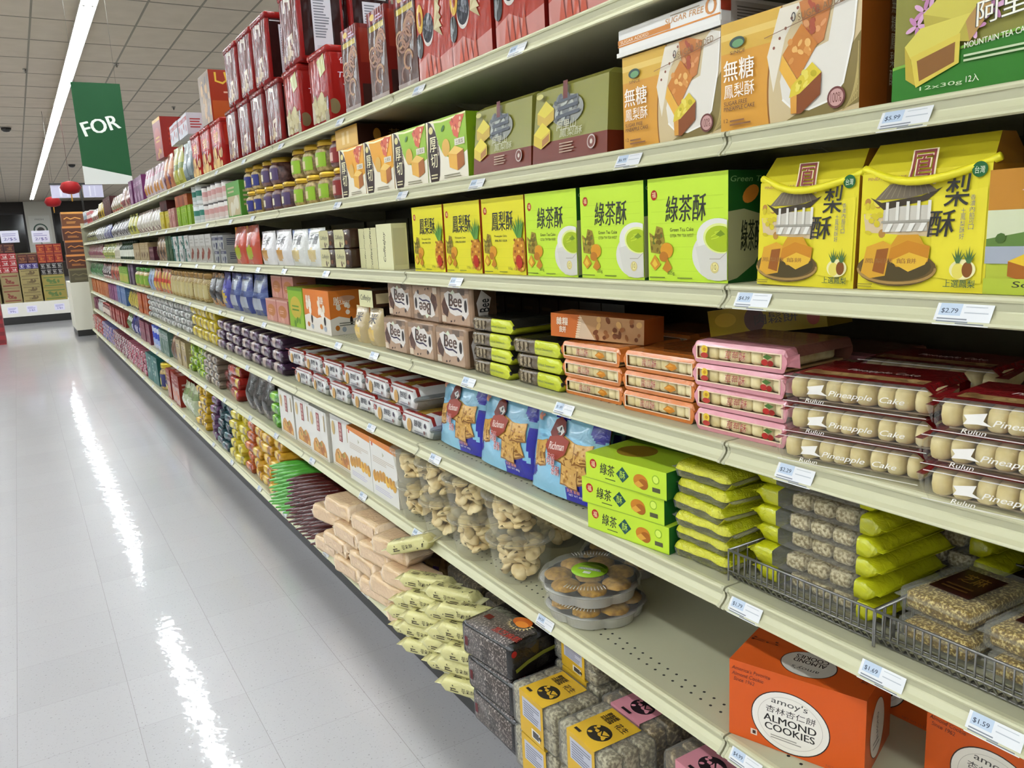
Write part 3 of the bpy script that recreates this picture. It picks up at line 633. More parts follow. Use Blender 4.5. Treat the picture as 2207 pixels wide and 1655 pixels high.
def olive_bag():
    W, D, H = .252, .095, .155; q = MB(); c, c2 = GL('7F7C34', .16), GL('6A2A16', .16)
    def ring(k, z): return [(k, W/2-k*.4, z), (k, -W/2+k*.4, z), (D-k, -W/2+k*.4, z), (D-k, W/2-k*.4, z)]
    R = [ring(0, 0), ring(.003, H*.27), ring(.014, H*.93), ring(.034, H)]; vs = sum(R, []); fs = []; ms = []
    for i in range(3):
        for k in range(4): fs.append((i*4+k, i*4+(k+1) % 4, i*4+4+(k+1) % 4, i*4+4+k)); ms.append(c2 if i == 0 else c)
    fs += [(12, 13, 14, 15)]; ms.append(GL('8C8A3E', .16)); q.addm(vs, fs, ms)
    n = Vector((-1, 0, .12)).normalized(); v = Vector((.014-.003, 0, H*.66)).normalized()
    f = Art(q, (-.0002, W/2, 0), (0, -1, 0), Vector((.010, 0, H)).normalized(), W, H, .00006)
    f.ell(.48, .62, .22, .19, GL('8C8C82')); f.blobs(.33, .5, .62, .8, 30, [GL('6A6C6C'), GL('55585A'), GL('A5A79C')], .03, 8)
    for k in range(3): f.poly([(.33+.03*k, .52+.1*k), (.66-.02*k, .56+.09*k), (.66-.02*k, .6+.09*k), (.35+.03*k, .57+.1*k)], GL('4A4E54'))
    f.rect(.44, .76, .5, .98, GL('5E1E12')); cake_piece(f, .2, .62, .24, .34, GL('C9B83A'), GL('B89A38')); cake_piece(f, .15, .36, .24, .34, GL('D2C03C'), GL('C2A838'), GL('9C6A34'))
    f.text('阿里山', .36, .38, .62, .5, 'C4C0A0', .1); f.text('鳳梨酥', .40, .29, .7, .39, 'B8B48C', .1); f.bars(.4, .1, .66, .24, 4, M('A88A70'), 4)
    f.circ(.82, .17, .052, 'B8A498'); f.circ(.82, .17, .042, '6A2A16'); f.ell(.82, .17, .016, .03, 'C4B4A4'); f.ell(.12, .86, .05, .035, GL('B8B060'))
    return part('olive_gift_bag', q)
OB = olive_bag()
for y, l in ((1.331, 'olive gift bag with grey temple picture, the one nearer the golden boxes'), (1.589, 'olive gift bag with grey temple picture, beside the green cake carton')):
    put(OB, (.956, y, zB), l, 'bag', 'olive gift bags')
q = MB(); q.box(0, .12, -.12, .12, 0, .19, GL('6E4014')); put(part('brown_carton', q), (1.19, 1.60, zB), 'plain brown carton standing behind the olive gift bags', 'carton')
def thick_cut(green):
    c, sd = (GL('8CB02E'), GL('7DA01C')) if green else (GL('DB9A20'), GL('B8801A')); W, D, H = .218, .10, .153
    q = MB(); q.box(0, D, -W/2, W/2, 0, H, sd, mats={'-x': GL('E2DAC4')}); f, s, t = boxart(q, W, D, H)
    f.poly([(.2, 1), (1, 1), (1, .42), (.8, .34), (.55, .36), (.4, .45), (.3, .62)], c); f.line([(.1, .985), (.4, .95), (.7, .96), (1, .99)], .022, GL('E8E4B0'))
    f.poly([(.05, 1), (.13, .97), (.24, .82), (.31, .6), (.33, .35), (.30, .1), (.26, 0), (.06, 0), (.02, .3), (.01, .7)], GL('2E1A12')); f.poly([(.02, .97), (.06, .98), (.03, .6), (.0, .3), (0, .8)], GL('DCC9A0'))
    f.ell(.13, .85, .055, .06, GL('D2C480')); f.text('厚', .08, .50, .25, .74, GL('EDE6B8'), 0, .015); f.text('切', .09, .24, .26, .47, GL('EDE6B8'), 0, .015); f.vtext('土鳳梨酥', .275, .42, .315, .72, 'C9B89A'); f.bars(.08, .06, .26, .16, 2, GL('D8CCA0'))
    f.poly([(.62, .90), (.78, .98), (.98, .96), (.86, .78), (.80, .62), (.7, .68), (.66, .8)], GL('C4573A')); f.blobs(.66, .74, .88, .94, 8, [GL('D9A06A'), GL('A83A2A'), GL('E0C0A0')], .03, 1)
    f.ell(.5, .52, .10, .14, GL('CFA24A'), 18, .6); f.poly([(.55, .42), (.72, .52), (.92, .44), (.93, .2), (.76, .13), (.57, .2)], GL('D7A344')); f.poly([(.55, .42), (.72, .52), (.92, .44), (.76, .38)], GL('E2BC62')); f.poly([(.76, .38), (.92, .44), (.93, .2), (.76, .13)], GL('9A5A24'))
    f.rect(.72, .52, .96, .62, GL('D6CFB8')); f.text('土鳳梨', .75, .535, .93, .605, '5A4A30'); f.bars(.42, .04, .88, .11, 2, M('8C8468'), 5)
    if green: f.ell(.45, .83, .05, .035, GL('3E6A22'), 12, .6)
    s.bars(.2, .15, .8, .85, 5, M('6E8C20' if green else '9A6A14'), 2)
    return part('thick_cut_cake_box', q)
G1, O1 = thick_cut(True), thick_cut(False)
for t, y, l in ((G1, 1.848, 'lime green cake carton with black arch, touching the olive bag'), (G1, 2.070, 'lime green cake carton with black arch, touching the orange cake carton'),
        (O1, 2.292, 'orange cake carton with black arch, touching the lime green carton'), (O1, 2.514, 'orange cake carton with black arch, beside the small jars')):
    put(t, (.956, y, zB), l, 'box', 'cake cartons with black arches')
q = MB(); q.box(0, .26, -.1, .1, 0, .064, GL('2E1810'), mats={'-x': GL('C29436')}); f, s, t = boxart(q, .2, .26, .064)
f.rect(.04, .08, .96, .92, GL('CDA24A')); f.rect(.3, .2, .42, .8, 'D9BC78'); f.rect(.52, .2, .62, .8, 'D9BC78'); s.ell(.25, .5, .05, .3, 'A87C34'); s.text('黃金', .4, .2, .72, .8, '8A6E40')
put(part('flat_brown_box', q), (.958, 2.545, zB+.1545), 'flat dark brown box with golden end on the orange cake cartons', 'box')
NUT = speckle('jar_cookies', '6B5426', 'B39A5C', 60, .35, .62, .35, '8C7238')
NUTD = speckle('jar_candied_fruit', '3A1A18', '6E4A40', 60, .35, .62, .3)
JG, JR = fjar(.066, .107, NUT, '86A828', lab2='C9B88A'), fjar(.066, .107, NUTD, '7A1F1A', 'B8901E', '8A2A18', lab2='C9A090')
JB, JP = fjar(.066, .107, NUT, '2A2E6A', 'B08A20', '5A2A14', lab2='C9B88A'), fjar(.066, .107, NUTD, '4A3A5A', 'A8861E', '6A2414')
for tier in (0, 1):
    tn = ('lower', 'upper')[tier]; z = zB+.1075*tier
    for i, y in enumerate((2.705,)): put(JR, (.96, y, z), 'red labelled glass jar beside the orange cartons, %s tier' % tn, 'jar', 'lidded cookie jars')
    for i, y in enumerate((2.86, 3.01, 3.16)): put(JG, (.96, y, z), 'green labelled glass jar, %s past the red jar, %s tier' % (nth(i, 9), tn), 'jar', 'lidded cookie jars')
    for i, y in enumerate((3.33, 3.47, 3.61)):
        if tier and i == 0: continue
        put(JP, (.96, y, z), 'purple labelled glass jar, %s past the green jars, %s tier' % (nth(i, 9), tn), 'jar', 'lidded cookie jars')
    for i, y in enumerate((3.78, 3.92)): put(JB, (.96, y, z), 'blue labelled glass jar, %s past the purple jars, %s tier' % (nth(i, 9), tn), 'jar', 'lidded cookie jars')
put(fbox(.28, .1, .17, '5A9A3A', 'C9B58C', 'E4DCC4', 4, 'green_carton', 1), (.957, 4.17, zB), 'green carton with pale cookie picture beside the blue labelled jars', 'carton')
# ================================================================ third shelf (C)
zC = SHZ['C']+.0006
def strokes(f, x0, y0, x1, y1, t, col, bold=.012): f.text(t, x0, y0, x1, y1, col, .12, bold)
def pineapple(f, x, y, w, h, seed=0):
    f.ell(x, y, w*.5, h*.34*f.h/f.w, GL('B87A22'), 16)
    for i in range(6):
        for j in range(4): f.ell(x-w*.38+w*.25*j+(i % 2)*w*.06, y-h*.26+h*.105*i, w*.075, w*.06, GL('8C4E1E' if (i+j) % 2 else 'D9A848'), 6)
    for k in range(7): f.poly([(x-w*.14, y+h*.3), (x+w*.14, y+h*.3), (x+w*(k-3)*.2, y+h*(.72-.05*abs(k-3)))], GL('3E6E2A' if k % 2 else '5A8C3A'))
def green_tea_box(W=.188, yel=False):
    D, H = .10, .175; c = GL('D6CC2C') if yel else GL('B9D63A'); sd = GL('A03A1E') if yel else GL('16451A')
    q = MB(); q.box(0, D, -W/2, W/2, 0, H, c, mats={'-y': sd, '+z': GL('A8C02A') if not yel else c}); f, s, t = boxart(q, W, D, H)
    for k in range(7): f.rect(.05, .1+.115*k, .95, .104+.115*k, GL('C9C42A' if yel else 'AAC834'))
    f.ell(.09, .84, .042, .05, GL('A8261E')); f.text('福', .065, .815, .115, .87, 'E8D8A0'); f.text('鳳梨酥' if yel else '綠茶酥', .24, .57, .75, .82, M('17160E'), .12, .01)
    f.text('Pineapple Cake' if yel else 'Green Tea Cake', .30, .48, .60, .515, '3A3A10'); f.text('鳳梨酥' if yel else 'CITEA TW TEA WEST', .30, .425, .60, .455, '5A5A1A')
    f.poly([(.02, .48), (.09, .44), (.12, .54), (.2, .52), (.24, .34), (.2, .26), (.04, .28)], GL('8C7A2C')); f.blobs(.04, .28, .22, .5, 18, [GL('6E5A1E'), GL('B09A3A'), GL('5E6A24')], .022, 6)
    f.ell(.26, .30, .085, .075, GL('C98A22')); f.ell(.22, .24, .06, .05, GL('A86A1C')); f.poly([(.03, .17), (.1, .26), (.18, .16), (.1, .10)], GL('C08424')); f.poly([(.2, .12), (.27, .22), (.33, .13), (.27, .08)], GL('B87A20')); f.poly([(.06, .17), (.1, .22), (.14, .16), (.1, .13)], GL('D4B03A'))
    f.text('225g', .27, .055, .36, .10, '4A5A14'); f.bars(.02, .03, .25, .05, 1, M('5A6A1A')); f.bars(.4, .03, .6, .05, 1, M('5A6A1A'))
    if yel:
        pineapple(f, .90, .26, .34, .70); f.ell(.88, .17, .07, .09, GL('A82A16'), 12, .4); f.text('225g', .62, .06, .72, .1, '6A5A10'); s.bars(.2, .1, .8, .9, 5, M('C9803A'), 1)
    else:
        f.ell(.86, .16, .31, .17, GL('CFCBC0'), 30, .1, .55, 2*PI-.02+.0) if False else f.ell(.89, .255, .30, .235, GL('D2CEC2'), 34); f.ell(.91, .40, .265, .185, GL('D9D6CB'), 34, -.12); f.poly([(.63, .33), (.70, .08), (.78, .03), (1, .03), (1, .4)], GL('CBC7BB'))
        f.ell(.92, .405, .195, .135, GL('D9DE86'), 30, -.12); f.ell(.925, .40, .175, .118, GL('9CB01E'), 30, -.12)
        for k in (.05, .09): f.line([(.82, .37+k*.6), (.88, .36+k), (.95, .41+k*.6), (.92, .47), (.86, .46)], .008, GL('B9C93A'))
        f.poly([(.87, .44), (.93, .48), (.98, .44), (.92, .42)], GL('6E861A')); f.line([(.8, .22), (.92, .22), (1, .28)], .008, GL('A89F92')); f.circ(.86, .14, .048, GL('C9B878')); f.circ(.86, .145, .033, GL('E2D890')); f.text('10', .84, .12, .88, .17, '5A5020')
        s.poly([(0, .02), (.2, .04), (.6, .16), (.85, .36), (.8, .6), (.35, .66), (0, .64)], GL('8C8A66')); s.ell(.5, .79, .2, .07, GL('B8702A'), 14, .5); s.text('Green Tea', .05, .90, .9, .95, '7A9A6A', .2); s.text('綠茶酥', .28, .28, .75, .56, '10180C', .12, .01)
    return part('tea_cake_carton', q)
GT, PY = green_tea_box(), green_tea_box(.188, True)
for y, l in ((1.002, 'lime green tea cake carton whose dark green side shows'), (1.201, 'lime green tea cake carton, middle one of the three'), (1.402, 'lime green tea cake carton touching the yellow pineapple carton')):
    put(GT, (.957, y, zC), l, 'carton', 'lime green tea cake cartons')
for y, l, x in ((1.602, 'yellow pineapple cake carton touching the lime green carton', .961), (1.797, 'yellow pineapple cake carton, middle one of the three', .959), (1.995, 'yellow pineapple cake carton with red edge beside the turned carton', .959)):
    put(PY, (x, y, zC), l, 'carton', 'yellow pineapple cake cartons')
put(PY, (1.045, 2.20, zC), 'yellow pineapple cake carton turned away toward the coffee boxes', 'carton', rz=-.55)
def gift_bag():
    W, D, H = .166, .09, .185; q = MB(); c = GL('D4C62C'); hs = H*.80
    q.addm([(0, W/2, 0), (0, -W/2, 0), (D, -W/2, 0), (D, W/2, 0), (.004, W/2, hs), (.004, -W/2, hs), (D-.004, -W/2, hs), (D-.004, W/2, hs), (.03, W/2-.006, H), (.03, -W/2+.006, H), (D-.03, -W/2+.006, H), (D-.03, W/2-.006, H)],
           [(0, 1, 5, 4), (1, 2, 6, 5), (2, 3, 7, 6), (3, 0, 4, 7), (4, 5, 9, 8), (5, 6, 10, 9), (6, 7, 11, 10), (7, 4, 8, 11), (8, 9, 10, 11)], [c, GL('9A6A20'), c, c, GL('BCAE24'), GL('8A5E1E'), c, c, GL('AFA122')])
    f = Art(q, (-.0004, W/2, 0), (0, -1, 0), Vector((.005, 0, hs)).normalized(), W, H, .00006)
    f.poly([(.02, .55), (.02, .80), (.55, .80), (.7, .55), (.62, .36), (.05, .4)], GL('C9B28C')); f.blobs(.02, .38, .2, .62, 16, [GL('C2B02A'), GL('A87A3A'), GL('D6C64A')], .03, 3)
    f.poly([(.60, .62), (.98, .66), (.98, .06), (.6, .1)], GL('DACB34')); f.rect(.2, .40, .56, .57, GL('C2BBAC')); f.poly([(.08, .64), (.18, .60), (.50, .63), (.66, .68), (.55, .60), (.2, .55)], GL('3E3426'))
    f.poly([(.12, .62), (.24, .72), (.5, .74), (.62, .66), (.4, .62)], GL('6E6250'));
    for k in range(9): f.line([(.16+.05*k, .625+.002*k), (.25+.032*k, .72+.002*k)], .006, GL('8A7E68'))
    for k in range(5): f.rect(.22+.085*k, .47, .245+.085*k, .60, GL('DAD5C8')); f.rect(.19, .46, .58, .475, GL('9A9486'))
    for k in range(4): f.poly([(.22+.09*k, .40), (.26+.09*k, .40), (.29+.09*k, .455), (.25+.09*k, .455)], GL('E2DED2'))
    f.text('PINEAPPLE CAKE', .06, .655+.1, .38, .675+.1, '9A5A50'); f.text('鳳', .37, .70, .62, .93, GL('E0D0A8'), .15, .03); f.text('鳳', .38, .705, .61, .925, '7A1E1A', .15, .006); f.text('梨', .68, .55, .86, .75, '16120E', .12, .015); f.text('酥', .57, .36, .77, .53, '16120E', .12, .015)
    f.ell(.92, .77, .055, .048, GL('1E5A2E')); f.text('台灣', .885, .745, .955, .79, 'D6DCC0'); f.ell(.33, .15, .33, .12, GL('5E4A26')); f.ell(.33, .165, .29, .10, GL('4A3E22')); f.line([(.33+.32*math.cos(a*.2+PI), .15+.105*f.w/f.h*1.0*math.sin(a*.2+PI)*1.05) for a in range(17)], .02, GL('9A7A44'))
    f.ell(.42, .27, .165, .125, GL('C08A24'), 6, .0); f.poly([(.26, .28), (.42, .34), (.60, .30), (.59, .20), (.44, .13), (.28, .2)], GL('B8791E')); f.poly([(.28, .2), (.44, .26), (.59, .22), (.57, .18), (.44, .13)], GL('D4A834'))
    f.poly([(.04, .12), (.08, .30), (.22, .34), (.29, .31), (.25, .1), (.12, .08)], GL('C8952C')); f.poly([(.14, .13), (.17, .28), (.27, .29), (.24, .11)], GL('8C5220')); f.text('鳳梨酥 餡餅', .07, .185, .5, .22, '8A5A1E')
    f.ell(.85, .15, .095, .065, GL('E2D9A0')); f.ell(.82, .14, .045, .05, GL('D6C65A')); f.ell(.885, .15, .038, .05, GL('7A4A1E'))
    for x in (.815, .895):
        for k in range(5): f.poly([(x-.012, .19), (x+.012, .19), (x+(k-2)*.025, .30-.02*abs(k-2))], GL('46663A'))
    f.text('上選鳳梨', .72, .035, .95, .085, '1E4A34', 0, .01); f.vtext('香濃內餡可口', .875, .40, .91, .62, '6A6474'); f.vtext('土鳳梨酥好', .815, .34, .85, .54, '6A6474'); f.bars(.02, .02, .16, .05, 2, M('8A7A1A'))
    h = MB(); n = 14; h.tube([(.010-.018*math.sin(PI*min(1, max(0, 1.25*k/n-.125))), W/2*1.02-W*1.04*k/n, H*.84-.021*math.sin(PI*k/n)) for k in range(n+1)], .0052, M('DED21E', .45), 8)
    return node('pineapple_gift_bag', q.mesh('pineapple_gift_bag'), [part('cord_handle', h)])
GB = gift_bag()
put(GB, (.957, .766, zC), 'yellow gift bag with cord handle beside the dark green carton side', 'gift bag', 'yellow corded gift bags', tilt=(.015, 0))
put(GB, (.955, .592, zC), 'yellow gift bag with cord handle between another bag and the soybean box', 'gift bag', 'yellow corded gift bags')
q = MB(); W, D, H = .2, .09, .14; q.box(0, D, -W/2, W/2, 0, H, GL('9A6418'), mats={'-x': GL('A8B03A')}); f, s, t = boxart(q, W, D, H)
f.rect(0, .68, 1, 1, GL('B0782A')); f.ell(.55, .8, .35, .1, GL('9AAA3A')); f.text('豆沙酥', .18, .82, .62, .93, 'C9A0A0', .1, .02); f.rect(0, .25, 1, .68, GL('C9CCA8')); f.poly([(0, .45), (.2, .5), (.36, .62), (.5, .55), (.8, .66), (1, .55), (1, .4), (0, .38)], GL('5E7A3A')); f.blobs(.05, .4, .9, .56, 22, [GL('46602A'), GL('7E9648'), GL('A8B060')], .03, 2); f.rect(0, .25, 1, .39, GL('9CA0A8'))
cake_piece(f, .3, .24, .34, .3, GL('D6B02E'), GL('9A5A1E')); cake_piece(f, .52, .32, .36, .32, GL('D8B434'), GL('8C4E1C')); f.rect(0, 0, 1, .13, GL('A8B43A')); f.text('Soybean', .16, .045, .5, .11, '2A2A10', .1, .015)
put(part('soybean_cake_box', q), (.956, .410, zC), 'green and orange soybean cake box nearest along its shelf', 'box')
# coffee biscuits
q = MB(); W, D, H = .118, .05, .137; q.box(0, D, -W/2, W/2, 0, H, GL('D8D4A8')); f, s, t = boxart(q, W, D, H)
f.text('CoffeeJoy', .12, .42, .88, .58, '1E120A', .2, .015, PI/2*.97); s.rect(.1, .1, .9, .9, GL('C9C49A'))
CJ = part('coffee_biscuit_box', q); put(CJ, (.957, 2.296, zC), 'cream coffee biscuit box standing upright beside the yellow carton', 'box')
q = MB(); W, D, H = .10, .10, .064; q.box(0, D, -W/2, W/2, 0, H, GL('C9C496')); f, s, t = boxart(q, W, D, H); f.text('Coffee', .12, .38, .88, .6, '2A1C10', .2, .01, PI/2); s.rect(0, 0, .35, 1, GL('2E1C12'))
CK = part('coffee_biscuit_pack', q)
for k in (0, 1): put(CK, (.962, 2.42, zC+.0645*k), 'small cream coffee pack beside the upright box, %s one' % ('lower', 'upper')[k], 'box', 'small cream coffee packs'); put(CK, (.985, 2.53, zC+.0645*k), 'small cream coffee pack set further back, %s one' % ('lower', 'upper')[k], 'box', 'small cream coffee packs')
def coffee_bag():
    cr, br = crinkle('D2CB9E', 30, .3), crinkle('3A2216', 30, .3); W, D, H = .15, .07, .066
    q = MB(); q.rbox(0, D, -W/2, W/2, 0, H, br, .008, 2); f = Art(q, (0, W/2, 0), (0, -1, 0), (0, 0, 1), W, H, .00006)
    f.poly([(.06, .03), (.66, .03), (.74, .2), (.74, .8), (.68, .97), (.06, .97)], cr); f.text('CoffeeJoy', .16, .42, .66, .7, '2A2018', .2, .02); f.blobs(.2, .1, .6, .25, 3, [M('4A2A16')], .05, 2); f.ell(.87, .75, .06, .05, GL('E2D8C0')); f.ell(.87, .3, .08, .12, GL('6A4228'))
    return part('coffee_biscuit_bag', q)
CB = coffee_bag()
for k in (0, 1):
    for i, y in enumerate((2.68, 2.84)): put(CB, (.957, y, zC+.0665*k), 'brown and cream coffee biscuit bag, %s tier, %s the small packs' % (('lower', 'upper')[k], ('next to', 'further from')[i]), 'bag', 'brown and cream coffee bags')
def tall_bag(c, c2, c3, W, H, seed, txt=None):
    a, b, d = crinkle(c, 35, .3), crinkle(c2, 35, .3), crinkle(c3, 35, .3)
    P = lambda u, v: b if u < .12 else d if (u-.5)**2/.06+(v-.3)**2/.03 < 1 else a
    q, S = pouch(W, H, .06, P, seed, 14, 16, .6, wr=.05)
    if txt: A_ = Art(q, (0, 0, 0), (0, -1, 0), (0, 0, 1), W, H, .00006, S); A_.text(txt, .25, .58, .75, .84, '1E1C20', .1, .02)
    return part('wafer_bag', q)
TB = tall_bag('C9C8C0', '8C9AC0', 'C4AF7A', .21, .145, 3, '千層'); TW = tall_bag('CFCBC8', 'B8B4B8', 'B98A4A', .22, .15, 4, '白米'); TR = tall_bag('A83A1E', 'C98A1E', '9AA02A', .24, .185, 5)
for t, ys, d, g in ((TB, (3.02, 3.23), 'pale blue and white wafer bag', 'wafer'), (TW, (3.46, 3.70), 'white wafer bag with tan picture', 'w'), (TR, (3.98, 4.22), 'red and yellow snack bag', 'r')):
    for i, y in enumerate(ys): put(t, (.957, y, zC), '%s, %s of two from near end, third shelf' % (d, nth(i, 2)), 'bag', d+'s on the third shelf')
# ================================================================ fourth shelf (D)
zD = SHZ['D']+.0006
def cake_tray():
    """clear pillow pack with eight cakes, red film on top"""
    W, D, H = .20, .15, .043; red = crinkle('7E1418', 40, .25, .18)
    q = MB(); R = random.Random(4)
    pr = [(.0, .003), (.0, .034), (.012, .0415), (D-.01, .0415), (D, .034), (D, .003)]
    Ls = [(-.5, .55), (-.46, 1), (.46, 1), (.5, .55)]; vs = []
    for s, k in Ls:
        for x, z in pr: vs.append((x+(1-k)*.012 if x < D/2 else x-(1-k)*.012, -W*s, .021+(z-.021)*k))
    n = len(pr); fs = []; ms = []
    for i in range(3):
        for k in range(n-1): fs.append((i*n+k, i*n+k+1, (i+1)*n+k+1, (i+1)*n+k)); ms.append(FILM if k < 2 else red)
    q.addm(vs, fs, ms)
    for s in (-1, 1):                                # gathered film ends
        e = [(.002, -s*W*.5, .010), (.002, -s*W*.5, .032), (D*.6, -s*W*.5, .034), (D*.6, -s*W*.5, .008), (.012, -s*(W*.5+.014), .030), (D*.5, -s*(W*.5+.012), .034)]
        q.addm(e, [(0, 1, 4), (1, 2, 5, 4)] if s > 0 else [(0, 4, 1), (1, 4, 5, 2)], [FILM, red])
    q.box(.03, D, -W*.46, W*.46, .0, .002, M('C4B49A', .3))
    a = Art(q, (-.0006, W/2, 0), (0, -1, 0), (0, 0, 1), W, H)
    wh = M('E9E4DA', .5); a.text('Pineapple  Cake', .34, .34, .86, .58, wh, .35, .015); a.text('Rulun', .17, .10, .31, .24, wh, .3); a.poly([(.18, .62), (.31, .74), (.29, .5), (.34, .38), (.26, .40), (.18, .36), (.2, .5)], wh); a.rect(0, .90, 1, .93, 'C9C4BC'); a.rect(0, .06, 1, .085, 'D8D4CC')
    t = Art(q, (.012, W/2, .0417), (0, -1, 0), (1, 0, 0), W, D-.03); t.rect(.08, .12, .92, .34, GL('9A7A4A')); t.blobs(.1, .14, .9, .32, 16, [GL('B89A64'), GL('7A5A34')], .04, 3); t.text('Pineapple Cake', .3, .45, .8, .6, wh, .3)
    ks = []
    for i in range(8):
        y = W*(.43-.123*i)-R.uniform(0, .002); c = MB(); T = Matrix.Translation((.006+D*.4, y, .0205)) @ Euler((R.uniform(-.06, .06), 0, R.uniform(-.04, .04))).to_matrix().to_4x4()
        bm = bmesh.new(); bmesh.ops.create_uvsphere(bm, u_segments=14, v_segments=8, radius=1)
        vv = []
        for v in bm.verts:
            p = [math.copysign(abs(k)**.55, k) for k in v.co]; vv.append((p[0]*D*.40, p[1]*.0122, p[2]*.0178))
        c.add(vv, [[v.index for v in f.verts] for f in bm.faces], CAKE, True, T); bm.free(); ks.append(part('cake', c))
    return node('cake_tray', q.mesh('cake_tray'), ks)
CT = cake_tray()
for k in range(3):
    o = ('lowest', 'middle', 'topmost')[k]; R = random.Random(k)
    put(CT, (.936+.004*k, .670+(.004, -.003, .002)[k], zD+.0435*k), 'clear tray of pale cakes with red film, %s of the stack beside the pink packs' % o, 'cake tray', 'cake trays with red film', rz=.17)
    put(CT, (.926+.003*k, .447+(.0, .006, -.004)[k], zD+.0435*k), 'clear tray of pale cakes with red film, %s of the stack nearest along the shelf' % o, 'cake tray', 'cake trays with red film', rz=.12)
    put(CT, (1.12, .66+.01*k, zD+.0435*k), 'clear cake tray with red film, %s of the dim stack at the back' % o, 'cake tray', 'cake trays with red film', rz=.1)
def finger_pack(c, c2, txt, fruit):
    """pillow pack with a clear window in front over a row of biscuits"""
    W, D, H = .184, .17, .0385; fr = crinkle(c, 50, .25, .2); tp = crinkle(c2, 50, .3, .2)
    q = MB(); pr = [(.0015, .0), (.0, .007), (.0, .030), (.004, .037), (.03, .0385), (D, .0385), (D, 0)]; L = [(-.52, .25), (-.49, .9), (-.47, 1), (.47, 1), (.49, .9), (.52, .25)]; n = len(pr); vs = []; fs = []; ms = []
    for s, k in L:
        for x, z in pr: vs.append((x, -W*s, .019+(z-.019)*k))
    for i in range(5):
        for k in range(n-1):
            if k == 1 and i == 2: continue           # window
            fs.append((i*n+k, i*n+k+1, (i+1)*n+k+1, (i+1)*n+k)); ms.append(fr if k < 4 else tp)
    q.addm(vs, fs, ms)
    for s in (-1, 1):
        fz = [(.0, -s*W*.52, .012), (.0, -s*W*.52, .026), (.02, -s*(W*.52+.008), .03), (.02, -s*(W*.52+.01), .008)]; q.addm(fz, [(0, 1, 2, 3) if s > 0 else (3, 2, 1, 0)], [fr])
    a = Art(q, (-.0003, W/2, 0), (0, -1, 0), (0, 0, 1), W, H)
    cr = M('E3C9A8', .4)
    for r_ in ((.03, .74, .97, .79), (.03, .18, .97, .23), (.03, .18, .045, .79), (.955, .18, .97, .79)): a.rect(*r_, cr)
    if fruit:
        a.circ(.13, .62, .038, GL('D9B83A')); a.circ(.13, .62, .018, GL('B8861E')); a.ell(.13, .36, .045, .12, GL('A8382E')); a.ell(.80, .38, .035, .13, GL('A82A22')); a.ell(.86, .36, .03, .12, GL('8C2018')); a.poly([(.78, .6), (.82, .72), (.88, .62), (.83, .5)], GL('4A6A2E'))
    else: a.poly([(.60, .44), (.67, .66), (.74, .6), (.77, .44), (.69, .28)], GL('B8741E')); a.poly([(.62, .45), (.67, .6), (.72, .5)], GL('D2943A'))
    for dx, cc in ((-.004, 'E6D8C0'), (.0, '9A2A24')): a.text(txt, .37+dx if fruit else .27+dx, .30, .60 if fruit else .48, .68, M(cc), .15, .03 if dx else .0)
    b = MB(); R = random.Random(7)
    for i in range(8):
        y = W*(.42-.12*i); b.rbox(.004, D*.8, y-.0108, y+.0108, .006+R.uniform(0, .002), .031, CAKE, .006, 2)
    b.box(.004, D*.95, -W*.46, W*.46, .0008, .004, M('B79A64'))
    return node('biscuit_pack', q.mesh('biscuit_pack'), [part('biscuit_row', b)])
PK, OR = finger_pack('CE8A92', '8A5A4A', '草莓酥', True), finger_pack('C4702E', '9A5624', '南瓜酥', False)
for k in range(4): put(PK, (.966+.003*(k % 2), .894+.002*k, zD+.0388*k), 'pink strawberry biscuit pack, %s in the stack of four' % ('lowest', 'second up', 'third up', 'topmost')[k], 'biscuit pack', 'pink biscuit packs', rz=.03+.02*(k % 2))
for k in range(3):
    o = ('lowest', 'middle', 'topmost')[k]
    put(OR, (.972+.004*k, 1.099+.001*k, zD+.0388*k), 'orange biscuit pack, %s in the stack touching the pink packs' % o, 'biscuit pack', 'orange biscuit packs', rz=.03)
    put(OR, (.980-.003*k, 1.305-.001*k, zD+.0388*k), 'orange biscuit pack, %s in the stack under the loose orange box' % o, 'biscuit pack', 'orange biscuit packs', rz=.03)
    for j, y in enumerate((.91, 1.12, 1.33)): put(OR if j else PK, (1.19, y, zD+.0388*k), '%s biscuit pack in the dim back stack behind the %s packs, %s one' % (('pink', 'orange', 'orange')[j], ('pink', 'nearer orange', 'further orange')[j], o), 'biscuit pack', 'biscuit packs in the dim back row')
q = MB(); W, D, H = .235, .075, .05; q.box(0, D, -W/2, W/2, 0, H, GL('B8622A')); f, s, t = boxart(q, W, D, H)
f.poly([(.28, 0), (1, 0), (1, 1), (.33, 1)], GL('A87E54')); f.poly([(.33, 1), (.5, 0), (.28, 0)], GL('C9B094')); f.blobs(.5, .1, .97, .9, 22, [GL('8C5A30'), GL('C49A5E'), GL('6E3E20')], .03, 4); f.text('雜糧', .07, .52, .2, .85, 'E8DCC4', 0, .02); f.text('餅', .1, .2, .18, .48, 'E8DCC4', 0, .02)
for k in range(9): f.rect(.285+.004*k, .08+.1*k, .325+.004*k, .12+.1*k, 'E0C9A8')
put(part('loose_biscuit_box', q), (1.0, 1.315, zD+.120), 'loose orange biscuit box lying on the orange biscuit packs', 'box', rz=.30, tilt=(.035, 0))
q = MB(); W, D, H = .26, .08, .055; q.box(0, D, -W/2, W/2, 0, H, GL('A8902A')); f, s, t = boxart(q, W, D, H); f.circ(.42, .5, .09, '4A1E14'); f.text('肉鬆餅', .42, .3, .78, .7, '2E1A0C', 0, .015); f.circ(.9, .35, .05, 'A8402A'); f.ell(.16, .6, .1, .25, GL('C9A83A'))
